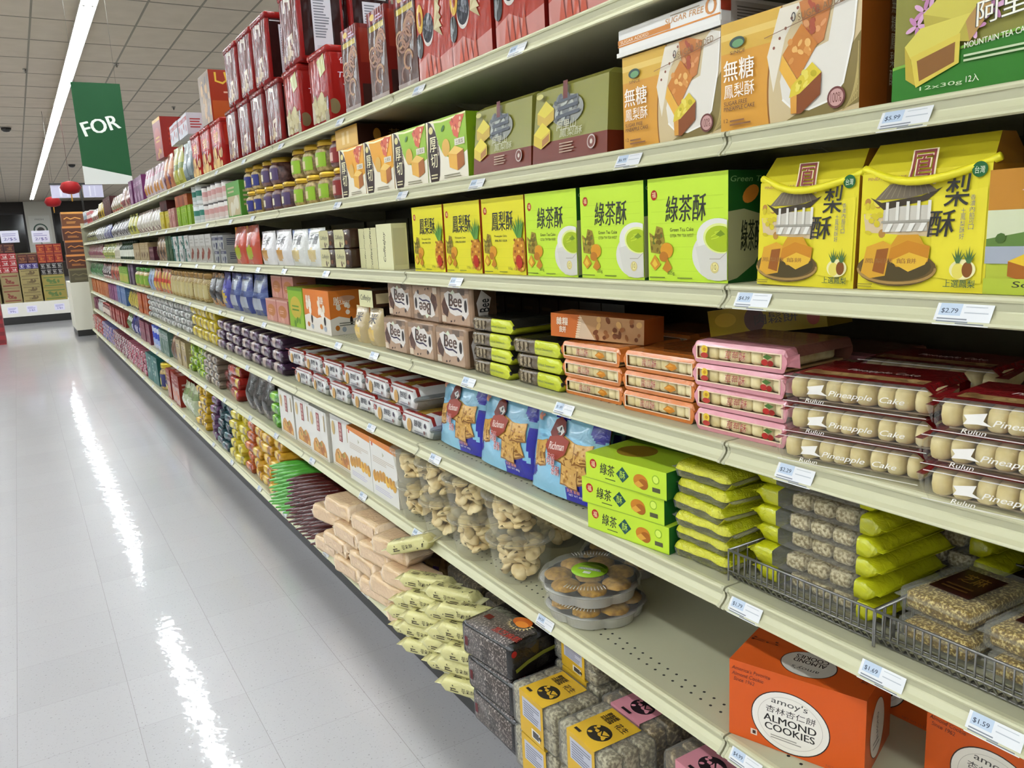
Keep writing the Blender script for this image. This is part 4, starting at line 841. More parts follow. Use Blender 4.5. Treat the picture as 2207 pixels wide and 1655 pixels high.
put(part('yellow_biscuit_box', q), (1.185, 1.03, zD+.139), 'yellow biscuit box lying tilted in the shadow above the pink packs', 'box', rz=.1, tilt=(-.16, 0))
def seaweed_pack():
    W, D, H = .195, .14, .036; lm, br, bk = crinkle('BFC62A', 50, .3), crinkle('5A4C36', 60, .3), crinkle('1E1C16', 50, .4)
    P = lambda s, a: (bk if s < .04 or s > .965 else br if s < .45 else lm) if zone(a) == 'front' else lm if zone(a) == 'bottom' and s > .42 else bk
    q = flow(W, D, H, P, 5, 22, 14, 9, .02); f = Art(q, (-.0012, W/2, 0), (0, -1, 0), (0, 0, 1), W, H)
    for k in range(3): f.rect(.13+.09*k, .2, .19+.09*k, .8, M('8A7A5E')); f.blobs(.13+.09*k, .25, .19+.09*k, .75, 5, [M('3A2E1E'), M('A8987A')], .012, k)
    f.text('Salted Seaweed', .52, .42, .86, .58, '4A5A10', 0, .01)
    return part('lime_biscuit_pack', q)
SW = seaweed_pack()
for k in range(3): put(SW, (.966+.004*(k % 2), 1.490+.003*k, zD+.0362*k), 'lime and black biscuit pack, %s in the stack of three' % ('lowest', 'middle', 'topmost')[k], 'biscuit pack', 'lime and black biscuit packs', rz=.03*k-.03)
for k in range(4): put(SW, (.960+.004*(k % 2), 1.694-.003*k, zD+.0362*k), 'lime and black biscuit pack, %s in the stack of four' % ('lowest', 'second up', 'third up', 'topmost')[k], 'biscuit pack', 'lime and black biscuit packs', rz=.02*k-.03)
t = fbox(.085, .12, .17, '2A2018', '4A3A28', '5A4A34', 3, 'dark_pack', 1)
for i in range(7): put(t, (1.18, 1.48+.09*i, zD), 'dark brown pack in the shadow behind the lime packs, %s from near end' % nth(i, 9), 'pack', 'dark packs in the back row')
def choco_bag():
    tan, br, wh = crinkle('9A7C62', 35, .3), crinkle('4A2A1C', 35, .3), crinkle('D6CEC4', 35, .25); W, D, H = .178, .08, .108
    q = MB(); q.rbox(0, D, -W/2, W/2, 0, H, tan, .010, 2); f = Art(q, (0, W/2, 0), (0, -1, 0), (0, 0, 1), W, H, .00006)
    f.rect(.05, .06, .95, .95, crinkle('A88A70', 35, .3)); f.rect(.05, .82, .95, .95, crinkle('8C7460', 35, .3)); f.rect(.6, .78, .82, .93, M('5A4838')); f.poly([(.06, .52), (.16, .7), (.26, .62), (.3, .4), (.24, .2), (.1, .3)], br)
    f.poly([(.16, .78), (.3, .86), (.45, .80), (.66, .84), (.78, .7), (.9, .72), (.92, .35), (.82, .2), (.7, .3), (.5, .26), (.34, .32), (.22, .56)], wh)
    f.text('Bee', .30, .48, .72, .80, '14100E', .1, .045); f.text('Bee', .33, .50, .70, .78, '5A3A28', .1, .0); f.line([(.32, .46), (.45, .42), (.58, .44), (.72, .38)], .028, '2E2440'); f.poly([(.36, .80), (.46, .90), (.52, .82), (.44, .78)], M('BFC4A8')); f.ell(.84, .52, .045, .15, M('241C18')); f.circ(.74, .22, .035, M('2E1A12')); f.blobs(.3, .1, .6, .22, 3, [br], .02, 4); f.rect(.06, .08, .2, .24, M('C4B29A'))
    s = Art(q, (0, -W/2, 0), (1, 0, 0), (0, 0, 1), D, H, .00006); s.rect(.12, .06, .9, .94, crinkle('5A4432', 35, .3)); s.poly([(.3, .1), (.6, .3), (.75, .7), (.4, .9), (.2, .6)], wh); s.text('Bee', .28, .4, .7, .66, '14100E', 0, .03, PI/2)
    return part('chocolate_biscuit_bag', q)
BB = choco_bag()
for i, y in enumerate((1.900, 2.085, 2.270)): put(BB, (.958, y, zD), 'brown and white chocolate biscuit bag, lower tier, %s from the lime packs' % nth(i, 3), 'bag', 'brown chocolate biscuit bags')
for i, (y, u) in enumerate(((1.885, 0), (2.068, 1), (2.251, 0))):
    put(BB, (.972, y, zD+.1085+(.107 if u else 0)), 'brown chocolate biscuit bag, upper tier, %s' % ('nearest the lime packs', 'standing upside down', 'beside the cream coffee box')[i], 'bag', 'brown chocolate biscuit bags', tilt=(PI if u else 0, 0))
put(BB, (1.105, 1.90, zD+.0), 'brown chocolate biscuit bag standing back behind the front row', 'bag', 'brown chocolate biscuit bags')
TB2 = tall_bag('A8946A', 'C9B78C', 'C9A85A', .115, .125, 9, '米')
for i, y in enumerate((2.475, 2.60)): put(TB2, (.957, y, zD), 'narrow tan biscuit bag with blue lettering, %s the brown bags' % ('touching', 'one past')[i], 'bag', 'narrow tan biscuit bags')
q = MB(); W, D, H = .12, .12, .055; q.box(0, D, -W/2, W/2, 0, H, GL('3A2416'), mats={'-x': GL('D2CE9E')}); f, s, t = boxart(q, W, D, H); f.text('CoffeeJoy', .12, .3, .88, .72, '1E140C', .2, .02); s.rect(.1, .2, .5, .8, 'C9B88C')
put(part('coffee_biscuit_box', q), (.965, 2.51, zD+.127), 'cream and brown coffee box lying on the narrow tan bags', 'box'); 
def orange_carton():
    W, D, H = .31, .17, .165; q = MB(); q.box(0, D, -W/2, W/2, 0, H, GL('DAD2C4')); f, s, t = boxart(q, W, D, H)
    for A_, nn in ((f, 2), (s, 1)):
        A_.poly([(0, 1), (1, 1), (1, .36), (.8, .42), (.5, .34), (.2, .42), (0, .36)], GL('C8702A'))
        for k in range(nn):
            x = k/nn; A_.blobs(x+.08, .42, x+.4/nn+.1, .7, 6, [GL('E6DCCC'), GL('DCCFB8')], .06, k); A_.text('脆餅', x+.10, .68, x+.38/nn+.1, .86, 'E8DCC8', 0, .03); A_.ell(x+.36/nn+.12, .3, .035, .1, GL('241A16')); A_.ell(x+.15, .16, .05, .06, GL('B8702A')); A_.ell(x+.3, .12, .05, .06, GL('9AA0A8'))
    s.ell(.4, .82, .2, .06, GL('C99A7A')); s.bars(.2, .2, .8, .3, 2, M('6A6A5A'), 2); t.rect(0, 0, 1, 1, GL('A85A20'))
    return part('biscuit_carton', q)
put(orange_carton(), (.957, 3.02, zD), 'orange and white biscuit carton beside the narrow tan bags', 'carton')
put(fbox(.20, .14, .165, '8CB42A', 'C9B03A', '5E8C1E', 6, 'wafer_carton', 3), (.957, 3.29, zD), 'lime green wafer carton touching the orange and white carton', 'carton')
t = fbox(.17, .1, .10, 'C98A7C', 'B8743A', 'D9A898', 7, 'biscuit_carton', 3)
for i in range(2):
    put(t, (.958, 3.50+.18*i, zD), 'salmon pink biscuit carton, lower tier, %s past the lime green carton' % nth(i, 2), 'carton', 'salmon pink cartons'); put(t, (1.0, 3.53+.18*i, zD+.101), 'salmon pink biscuit carton, upper tier, %s past the lime green carton' % nth(i, 2), 'carton', 'salmon pink cartons')
# ================================================================ fifth shelf (E)
zE = SHZ['E']+.0006
def wire_basket(W, D=.30, H=.058):
    wm = M('8C8A86', .28, .85); rim = MB(); fr = MB(); sds = []; bt = MB(); r = .0015
    rim.tube([(0, W/2, H), (0, -W/2, H), (D, -W/2, H), (D, W/2, H), (0, W/2, H)], .0022, wm, 6)
    n = int(W/.0115)
    for i in range(n+1):
        y = W/2-W*i/n; fr.tube([(0, y, H), (.0, y, .022), (.012, y, .006), (.03, y, .003)], r, wm, 5, False)
    for z, x in ((.022, 0), (.004, .014)): fr.tube([(x, W/2, z), (x, -W/2, z)], r, wm, 5)
    for s in (-1, 1):
        sd = MB(); sds.append(sd)
        for i in range(14): x = D*i/13; sd.tube([(x, s*W/2, H), (x, s*W/2, .003)], r, wm, 5, False)
    for i in range(12): x = .02+D*.95*i/12; bt.tube([(x, W/2, .0018), (x, -W/2, .0018)], r, wm, 5, False)
    return node('wire_basket', rim.mesh('wire_basket'), [part('front_wires', fr), *[part('side_wires', sd) for sd in sds], part('base_wires', bt)])
put(wire_basket(.272), (.957, .769, zE), 'grey wire basket holding the lime and clear candy packs', 'basket', 'wire shelf baskets')
put(wire_basket(.255), (.957, .503, zE), 'grey wire basket holding the clear boxes of sesame candy', 'basket', 'wire shelf baskets')
def brittle_pack(W=.245, wide=True):
    """flat clear pack of peanut bars with lime wrapping at the ends"""
    D, H = .19, .034; lm = crinkle('B4B416', 60, .5, .18); R = random.Random(2)
    q = MB(); P = lambda s, a: lm if s < .26 or s > .86 else GRAYFILM
    flow(W, D, H, P, 3, 18, 18, 6, .035, q, .05)
    ks = []
    for i in range(3):
        b = MB(); y = W*(.5-.37-.165*i); b.rbox(.012, D-.012, y-.0175, y+.0175, .005, H-.005, PEANUT, .006, 2); ks.append(part('peanut_bar', b))
    return node('candy_pack', q.mesh('candy_pack'), ks)
BP = brittle_pack()
for k in range(6):
    R = random.Random(k); put(BP, (.990+R.uniform(0, .012), .772+R.uniform(-.005, .005), zE+.0045+.0345*k), 'clear peanut candy pack with lime ends, %s from the bottom of the basket pile' % nth(k, 6), 'candy pack', 'peanut candy packs', rz=R.uniform(-.04, .05))
for k in range(5): put(BP, (1.20, .70+.01*k, zE+.004+.0335*k), 'clear peanut candy pack with lime ends, %s from the bottom at the back' % nth(k, 6), 'candy pack', 'peanut candy packs', rz=.05*k-.1)
def lime_pack():
    W, D, H = .155, .17, .031; lm, l2 = crinkle('B6B81A', 110, 1.0, .12), crinkle('C9C632', 100, 1.0, .12)
    P = lambda s, a: GRAYFILM if s < .07 or s > .93 or (zone(a) == 'front' and a > .93) else l2 if zone(a) == 'front' else lm
    q = flow(W, D, H, P, 8, 22, 20, 9, .08, None, .05); return part('lime_candy_pack', q)
LP = lime_pack()
for k in range(6):
    R = random.Random(k+5); put(LP, (.958+R.uniform(0, .016), .982+R.uniform(-.008, .006), zE+.0305*k), 'lime green candy pack, %s from the bottom beside the small cartons' % nth(k, 6), 'candy pack', 'lime green candy packs', rz=R.uniform(-.1, .08), tilt=(0, R.uniform(-.05, .02)))
for k in range(5): put(LP, (1.135, .96+.01*(k % 2), zE+.0305*k), 'lime green candy pack, %s from the bottom of the rear pile' % nth(k, 6), 'candy pack', 'lime green candy packs', rz=.06*k-.12)
def thin_tea_box():
    W, D, H = .212, .16, .053; q = MB(); q.box(0, D, -W/2, W/2, 0, H, GL('B4D034'), mats={'-y': GL('1E5A24')}); f, s, t = boxart(q, W, D, H)
    f.circ(.10, .62, .045, GL('A8281E')); f.text('福', .075, .5, .125, .72, 'E8D8A8'); f.text('綠茶', .19, .30, .38, .74, '12140C', .1, .015); f.poly([(.40, .48), (.48, .8), (.56, .5), (.48, .2)], GL('1E4A44')); f.text('酥', .445, .34, .515, .64, 'B4D034')
    f.ell(.70, .45, .085, .26, GL('B8741C')); f.ell(.73, .36, .06, .2, GL('9A5A16')); f.poly([(.62, .3), (.68, .46), (.74, .32), (.68, .2)], GL('CC9438')); f.circ(.88, .66, .042, GL('8CB02A')); f.circ(.88, .66, .032, GL('C9DC5A')); f.rect(.84, .2, .93, .36, M('4A4A2A')); f.bars(.26, .16, .46, .24, 1, M('4A5A1A'), 1); f.rect(0, .0, 1, .03, M('8CA82A'))
    t.ell(.35, .45, .2, .25, GL('8A6A1E')); t.rect(0, .75, 1, 1, GL('5E7A1E')); s.bars(.2, .3, .8, .7, 2, M('5A8A4A'), 2)
    return part('thin_tea_cake_box', q)
TTB = thin_tea_box()
for k, (dx, dy, r) in enumerate(((.003, 0, .14), (.001, .012, .16), (0, 0, .12))): put(TTB, (.938+dx, 1.155+dy, zE+.0533*k), 'flat lime green tea cake box, %s in the stack of three' % ('lowest', 'middle', 'topmost')[k], 'box', 'flat lime green tea cake boxes', rz=r)
put(TTB, (1.12, 1.14, zE+.106), 'flat lime green tea cake box in the shadow behind the stack', 'box', 'flat lime green tea cake boxes', rz=.1)
for k in range(2): put(TTB, (1.13, 1.14, zE+.0533*k), 'flat lime green tea cake box at the back, %s one' % ('lowest', 'middle')[k], 'box', 'flat lime green tea cake boxes', rz=.1)
def blue_bag():
    sky, nav, dk, gold = crinkle('7FB4CC', 30, .3, .2), crinkle('1E1E8C', 30, .35, .18), crinkle('4A7080', 30, .35, .2), crinkle('BE9248', 30, .3)
    W, H, T = .258, .215, .07
    def P(u, v):
        if (u < .16 and .12 < v < .34 and u < .02+.14*math.sin((v-.12)/.22*PI)**.5) or (u-.42)**2/.016+(v-.90)**2/.012 < 1 or (u-.93)**2/.014+(v-.80)**2/.02 < 1: return nav
        if (u > .58 and v < .13+.10*math.sin(max(0, (u-.58)/.42*PI))) or (u > .90 and v < .6 and u > .9+.06*math.sin(v*9)): return nav
        if v > .86: return dk
        return sky
    q, S = pouch(W, H, T, P, 11, 44, 44, .5, .06, .05, crinkle('2E4A7A', 30)); f = Art(q, (0, 0, 0), (0, -1, 0), (0, 0, 1), W, H, .00006, S)
    def gp(pts, c):                                  # patch subdivided so that it follows the bulge
        cx = sum(p[0] for p in pts)/len(pts); cy = sum(p[1] for p in pts)/len(pts); n = len(pts); f.k += 1; V = [f.P(cx, cy)]; F = []
        for r in (1/3, 2/3, 1): V += [f.P(cx+(p[0]-cx)*r, cy+(p[1]-cy)*r) for p in pts]
        for i in range(n):
            j = (i+1) % n; F.append((0, 1+i, 1+j))
            for r in (0, 1): F.append((1+r*n+i, 1+(r+1)*n+i, 1+(r+1)*n+j, 1+r*n+j))
        q.add(V, F, c, True)
    brn, red = GL('6A2418'), GL('A83A2A')
    for (cx, cy, w_, h_, r) in ((.2, .42, .2, .26, .2), (.62, .5, .26, .26, -.2), (.74, .34, .24, .26, .3), (.66, .26, .2, .2, -.1), (.80, .52, .2, .2, .1)):
        c_, s_ = math.cos(r), math.sin(r); pts = []
        for a, b in ((-.5, -.5), (-.2, -.46), (0, -.52), (.5, -.5), (.46, 0), (.5, .5), (.1, .46), (-.5, .5), (-.46, .1)): pts.append((cx+a*w_*c_-b*h_*s_*.8, cy+a*w_*s_*1.25+b*h_*c_))
        gp([(cx+(p[0]-cx)*1.10, cy+(p[1]-cy)*1.10-.008) for p in pts], crinkle('7A4E1C', 30, .3)); gp(pts, gold); f.blobs(cx-w_*.35, cy-h_*.35, cx+w_*.35, cy+h_*.35, 14, [GL('9A6A2A'), GL('C89C52'), GL('8A5A22')], .014, int(cx*100))
    gp([(.36, .80), (.42, .84), (.50, .80), (.54, .7), (.5, .62), (.38, .6), (.33, .66)], brn); gp([(.40, .72), (.46, .76), (.52, .70), (.48, .64)], GL('D8D4CC')); f.blobs(.4, .64, .5, .74, 4, [M('16120E')], .016, 2)
    gp([(.30, .52), (.34, .62), (.5, .66), (.62, .62), (.6, .48), (.5, .40), (.38, .42)], GL('8A3422')); f.text('Richman', .36, .50, .57, .58, 'D9C4B8', .1, .02, .08)
    for dx, c in ((-.004, 'E8DCD4'), (0, 'A02A26')): f.text('荷蘭', .36+dx, .33, .48+dx, .45, M(c), 0, .03 if dx else .01); f.text('茶酥', .44+dx, .235, .55+dx, .34, M(c), 0, .03 if dx else .01)
    f.blobs(.10, .74, .18, .82, 6, [GL('B8705A'), GL('C9906A')], .02, 9); f.bars(.16, .60, .26, .64, 1, M('5A8AA8')); f.text('NET WT 400g', .66, .06, .84, .09, 'C9C4DC'); f.text('天然 新鮮', .64, .10, .80, .14, 'D88A4A')
    return part('blue_biscuit_bag', q)
BL = blue_bag()
for y, x, l, r in ((1.425, .955, 'blue biscuit bag with golden squares, nearest the flat green boxes', .05), (1.695, .962, 'blue biscuit bag with golden squares, middle one of three', .02), (1.955, .968, 'blue biscuit bag with golden squares, touching the white cracker packs', .0)): put(BL, (x, y, zE+.012), l, 'bag', 'blue biscuit bags', rz=r, tilt=(0, .16))
for i, y in enumerate((1.50, 1.765)): put(BL, (1.075, y, zE+.012), 'blue biscuit bag standing in the second row behind, %s from near end' % nth(i, 3), 'bag', 'blue biscuit bags', tilt=(0, .12))
def cracker_pack():
    wt, rd, gy, gd = crinkle('D6D4D0', 30, .35, .25), crinkle('8A221C', 35, .4, .18), crinkle('A8ABAA', 30, .6, .2, .3), crinkle('A8822E', 30, .4)
    W, D, H = .215, .15, .072; Rr = random.Random(3)
    def P(s, a):
        z = zone(a)
        if s < .05 or s > .93: return gy
        if z == 'front': return wt
        if z == 'top': return rd if a < .19 or .2 < s < .9 and a > .24 and not (.35 < s < .65) else gd if .35 < s < .65 else wt
        return gy
    q = flow(W, D, H, P, 9, 22, 18, 4.2, .045, None, .05); f = Art(q, (-.0016, W/2, 0), (0, -1, 0), (0, 0, 1), W, H, .00006)
    f.ell(.34, .45, .075, .30, GL('C29A5A'), 18, -.15); f.ell(.34, .45, .055, .22, GL('B0864A'), 14, -.15); f.rect(.14, .55, .22, .8, M('8A2420')); f.text('小', .15, .56, .21, .78, 'E8DCD0'); f.text('餅乾', .5, .48, .74, .78, '2A2A34', .1, .03); f.blobs(.78, .3, .88, .7, 5, [M('3A2A3A'), M('6A3A34')], .025, 6); f.bars(.5, .18, .8, .34, 2, M('6A6A74'), 2); f.rect(.0, .90, 1, .95, M('7A1E1A'))
    return part('cracker_pack', q)
CP = cracker_pack()
for k in range(2):
    for i, y in enumerate(((2.19, 2.41, 2.64, 2.87, 3.10, 3.33), (2.30, 2.52, 2.745, 2.97, 3.20, 3.43))[k]):
        R = random.Random(i+k*9); put(CP, (.957+.012*k+R.uniform(0, .01), y, zE+.0725*k), 'white cracker pack with red top, %s tier, %s past the blue bags' % (('lower', 'upper')[k], nth(i, 9)), 'cracker pack', 'white cracker packs', rz=R.uniform(-.05, .05))
for i in range(5): put(CP, (1.13, 2.35+.25*i, zE), 'white cracker pack lying behind the front row, %s from near end' % nth(i, 9), 'cracker pack', 'white cracker packs')
def clam_box():
    W, D, H = .105, .165, .036; q = MB(); q.rbox(0, D, -W/2, W/2, 0, H, TUBP, .006, 2); q.box(-.004, D+.004, -W/2-.004, W/2+.004, H*.62, H*.66, TUBP)
    b = MB(); b.rbox(.006, D-.006, -W/2+.006, W/2-.006, .003, H-.006, SESAME, .004, 1)
    s = MB(); s.box(D*.2, D*.75, -W*.28, W*.28, H+.0004, H+.0012, M('2E0E0C', .3)); a = Art(s, (D*.2, W*.28, H+.0012), (0, -1, 0), (1, 0, 0), W*.56, D*.55); a.text('芝麻', .2, .5, .8, .85, '8C6A2A'); a.bars(.15, .15, .85, .4, 2, M('6A4A22'))
    return node('clear_candy_box', q.mesh('clear_candy_box'), [part('sesame_block', b), part('paper_sticker', s)])
CL = clam_box()
for i, (x, y, z, r, l) in enumerate(((.998, .572, .006, .0, 'lower layer, touching the basket divider'), (.998, .448, .006, 0, 'lower layer, at the near basket end'), (1.01, .580, .0445, -.06, 'upper layer, touching the lime candy packs'), (.998, .456, .0445, -.04, 'upper layer, the nearer of the two'), (1.175, .57, .006, 0, 'at the back, far side'), (1.175, .45, .006, 0, 'at the back, near side'))):
    put(CL, (x, y, zE+z), 'clear box of sesame candy, '+l, 'candy box', 'clear boxes of sesame candy', rz=r)
for k in range(4): put(BP, (1.2, .43, zE+.04+.034*k), 'clear candy pack in the shadow behind the sesame boxes, %s up' % nth(k, 4), 'candy pack', 'peanut candy packs')
# ================================================================ sixth shelf (F)
zF = SHZ['F']+.0006
def almond_box():
    W, D, H = .225, .15, .142; og = GL('C4531E', .3); q = MB(); q.box(0, D, -W/2, W/2, 0, H, og); f, s, t = boxart(q, W, D, H)
    f.ell(.47, .40, .290, .385, 'E6E0D4', 48); k = M('2A1410'); f.line([(.47+.290*math.cos(a*PI/24), .40+.385*math.sin(a*PI/24)) for a in range(49)], .008, k); f.line([(.47+.24*math.cos(a*PI/24), .40+.32*math.sin(a*PI/24)) for a in range(49)], .003, M('B8B0A4'))
    f.text("amoy's", .33, .585, .60, .685, '4A4844', .1, .01); f.text('杏林杏仁餅', .29, .475, .66, .565, '2A2624', .1); f.text('ALMOND', .275, .355, .665, .445, '16120F', 0, .035); f.text('COOKIES', .285, .245, .655, .335, '16120F', 0, .035); f.bars(.33, .15, .61, .21, 2, M('9A948A'), 3)
    f.text("America's Favorite", .02, .885, .32, .935, '5A1E10', .25); f.text('Almond Cookie', .02, .81, .27, .86, '5A1E10', .25); f.text('Since 1962', .035, .74, .20, .79, '5A1E10', .25); f.rect(.175, .10, .225, .175, 'D8C4B4'); f.rect(.19, .115, .215, .16, M('3A1A12')); f.text('NET WT 16 OZ', .74, .03, .95, .06, '8A3A1A')
    t.ell(.52, .36, .2, .27, 'C9C3B8', 40); t.line([(.52+.2*math.cos(a*PI/20), .36+.27*math.sin(a*PI/20)) for a in range(41)], .007, k); t.text('ALMOND', .40, .36, .64, .44, '2A1A14', 0, .03, PI); t.text('COOKIES', .40, .45, .64, .53, '2A1A14', 0, .03, PI); t.text("amoy's", .42, .20, .62, .29, '4A4844', .1, 0, PI); t.text('杏仁', .08, .4, .14, .8, '5A1E10', 0, 0, PI/2); t.text('餅', .90, .3, .95, .5, '5A1E10')
    s.ell(.45, .42, .27, .36, 'DCD6CA', 40); s.line([(.45+.27*math.cos(a*PI/20), .42+.36*math.sin(a*PI/20)) for a in range(41)], .008, k); s.text('ALMOND', .28, .40, .62, .47, '2A1A14', 0, .02, PI/2); s.bars(.3, .2, .6, .32, 2, M('8A847A'), 3)
    return part('almond_cookie_box', q)
AB = almond_box()
put(AB, (.988, .790, zF), 'orange almond cookie box at the shelf edge beside the empty deck', 'box', 'orange almond cookie boxes', rz=.34)
put(AB, (1.10, .520, zF), 'orange almond cookie box set back, nearest along the sixth shelf', 'box', 'orange almond cookie boxes', rz=-.02)
put(AB, (1.22, .80, zF), 'orange almond cookie box in the shadow behind the other two', 'box', 'orange almond cookie boxes', rz=.05)
def flower_tray():
    R, H = .120, .047; fl = lambda a: 1-.085*(1-abs(math.cos(3.5*a)))**1.6
    bodyf = clear_mat('clear_flower_tray', 'E6DCC8', .88, .2, 120)
    b = MB(); b.lathe([(R*.80, 0), (R*.90, .003), (R*.95, H*.62), (R*.99, H*.64)], bodyf, 70, fn=fl)
    l = MB(); l.lathe([(R*1.0, H*.62), (R*1.02, H*.66), (R*1.0, H*.72), (R*.95, H*.97), (R*.9, H), (0, H)], TUBP, 70, fn=lambda a: 1-.05*(1-abs(math.cos(3.5*a)))**1.6)
    ribs = MB(); rm = M('E8E6DA', .2)
    for c in (0.35, 3.4):
        for i in range(13):
            a = c+(i-6)*.075; p = [(R*k*math.cos(a), R*k*math.sin(a), H+.0008) for k in (.76, .9)]; ribs.tube(p, .0009, rm, 4)
    d = MB(); d.lathe([(R*.36, 0), (R*.36, .0008), (0, .0008)], GL('8CB42A'), 30, T=Matrix.Translation((0, 0, H+.0006))); a = Art(d, (-.03, .03, H+.0014), (0, -1, 0), (1, 0, 0), .06, .06); a.poly([(.0, .42), (1, .42), (.9, .62), (.1, .62)], M('8A9088')); a.text('COOKIES', .12, .46, .88, .58, 'D8D8C8'); a.rect(.35, .1, .65, .3, 'D8DCCC'); a.poly([(0, .8), (.3, .98), (.7, .98), (1, .8)], GL('6A7A2A'))
    ks = [part('lid', l), part('lid_ribs', ribs), part('paper_sticker', d)]
    ckm = speckle('butter_cookie', '7E5A16', 'A87E2C', 70, .35, .65, .6)
    for i in range(8):
        a = i*2*PI/7; rr = .62*R if i < 7 else 0; c = MB(); T = Matrix.Translation((rr*math.cos(a), rr*math.sin(a), .004)); c.lathe([(.0, 0), (.030, 0), (.034, .012), (.033, .032), (.02, .038), (0, .0385)], ckm, 16, T=T, fn=lambda q: 1+.05*math.cos(q*9)); ks.append(part('cookie', c))
    return node('flower_cookie_tray', b.mesh('flower_cookie_tray'), ks)
FT = flower_tray()
put(FT, (1.046, 1.405, zF), 'clear flower shaped cookie tray, the lower of two at the empty deck', 'cookie tray', 'flower shaped cookie trays', rz=.2)
put(FT, (1.040, 1.415, zF+.0490), 'clear flower shaped cookie tray with green sticker, the upper of two', 'cookie tray', 'flower shaped cookie trays', rz=.55)
put(FT, (1.26, 1.56, zF), 'clear flower shaped cookie tray in the shadow behind the cookie tubs', 'cookie tray', 'flower shaped cookie trays')
def fortune_cookie(q, T):
    """folded wafer: a plump half-moon bent in the middle, its two halves swung down"""
    bm = bmesh.new(); bmesh.ops.create_uvsphere(bm, u_segments=16, v_segments=10, radius=1); vs = []
    for v in bm.verts:
        x, y, z = v.co; X = x*.0285; e = math.exp(-(X/.007)**2)
        Z = z*.0125*(1-.25*abs(x)) - 9*X*X + .007 - (.006*e if z > 0 else -.004*e); vs.append((X*(1-.12*(1-z)*(abs(x) > .3)), y*.0215*(1-.18*abs(x))+.004*(1-abs(x)), Z))
    q.add(vs, [[v.index for v in f.verts] for f in bm.faces], COOKIE, True, T); bm.free()
def cookie_tub(seed):
    R, H = .088, .118; R0 = .068; b = MB()
    b.lathe([(0, .0005), (R0*.96, .0005), (R0, .004), (R0+(R-R0)*.5, H*.5), (R*.97, H*.90), (R*1.03, H*.91), (R*1.03, H*.93)], TUBP, 30)
    l = MB(); l.lathe([(R*1.05, H*.91), (R*1.05, H*.955), (R*.99, H*.965), (R*.97, H*.935), (0, H*.935)], TUBP, 30)
    ks = [part('lid', l)]; rr = random.Random(seed); k = 0
    for z, n, rad in ((.024, 6, .037), (.047, 7, .042), (.070, 7, .047), (.090, 6, .044), (.035, 1, .0), (.058, 1, .0), (.085, 1, .0)):
        for i in range(n):
            a = 2*PI*(i+rr.uniform(-.2, .2))/n+z*30; c = MB()
            T = Matrix.Translation((rad*math.cos(a), rad*math.sin(a), z+rr.uniform(-.004, .004))) @ Euler((rr.uniform(-.9, .9), rr.uniform(-.9, .9), a+PI/2+rr.uniform(-.5, .5))).to_matrix().to_4x4()
            fortune_cookie(c, T); ks.append(part('fortune_cookie', c))
    return node('cookie_tub', b.mesh('cookie_tub'), ks)
TUBS = [cookie_tub(s) for s in (1, 2, 3)]
for i, (x, y) in enumerate(((1.012, 1.675), (1.000, 1.870), (1.000, 2.057), (1.006, 2.244))):
    put(TUBS[i % 3], (x, y, zF), 'clear tub of fortune cookies, lower tier, %s from the flower trays' % nth(i, 4), 'cookie tub', 'tubs of fortune cookies', rz=i*1.3)
    put(TUBS[(i+1) % 3], (x-.004*(i % 2), y+.012, zF+.1148), 'clear tub of fortune cookies, upper tier, %s from the flower trays' % nth(i, 4), 'cookie tub', 'tubs of fortune cookies', rz=i*2.1+.5)
for i, y in enumerate((1.81, 2.01, 2.20)):
    put(TUBS[i % 3], (1.22, y, zF), 'clear tub of fortune cookies in the shaded back row, %s from near end' % nth(i, 3), 'cookie tub', 'tubs of fortune cookies', rz=i)
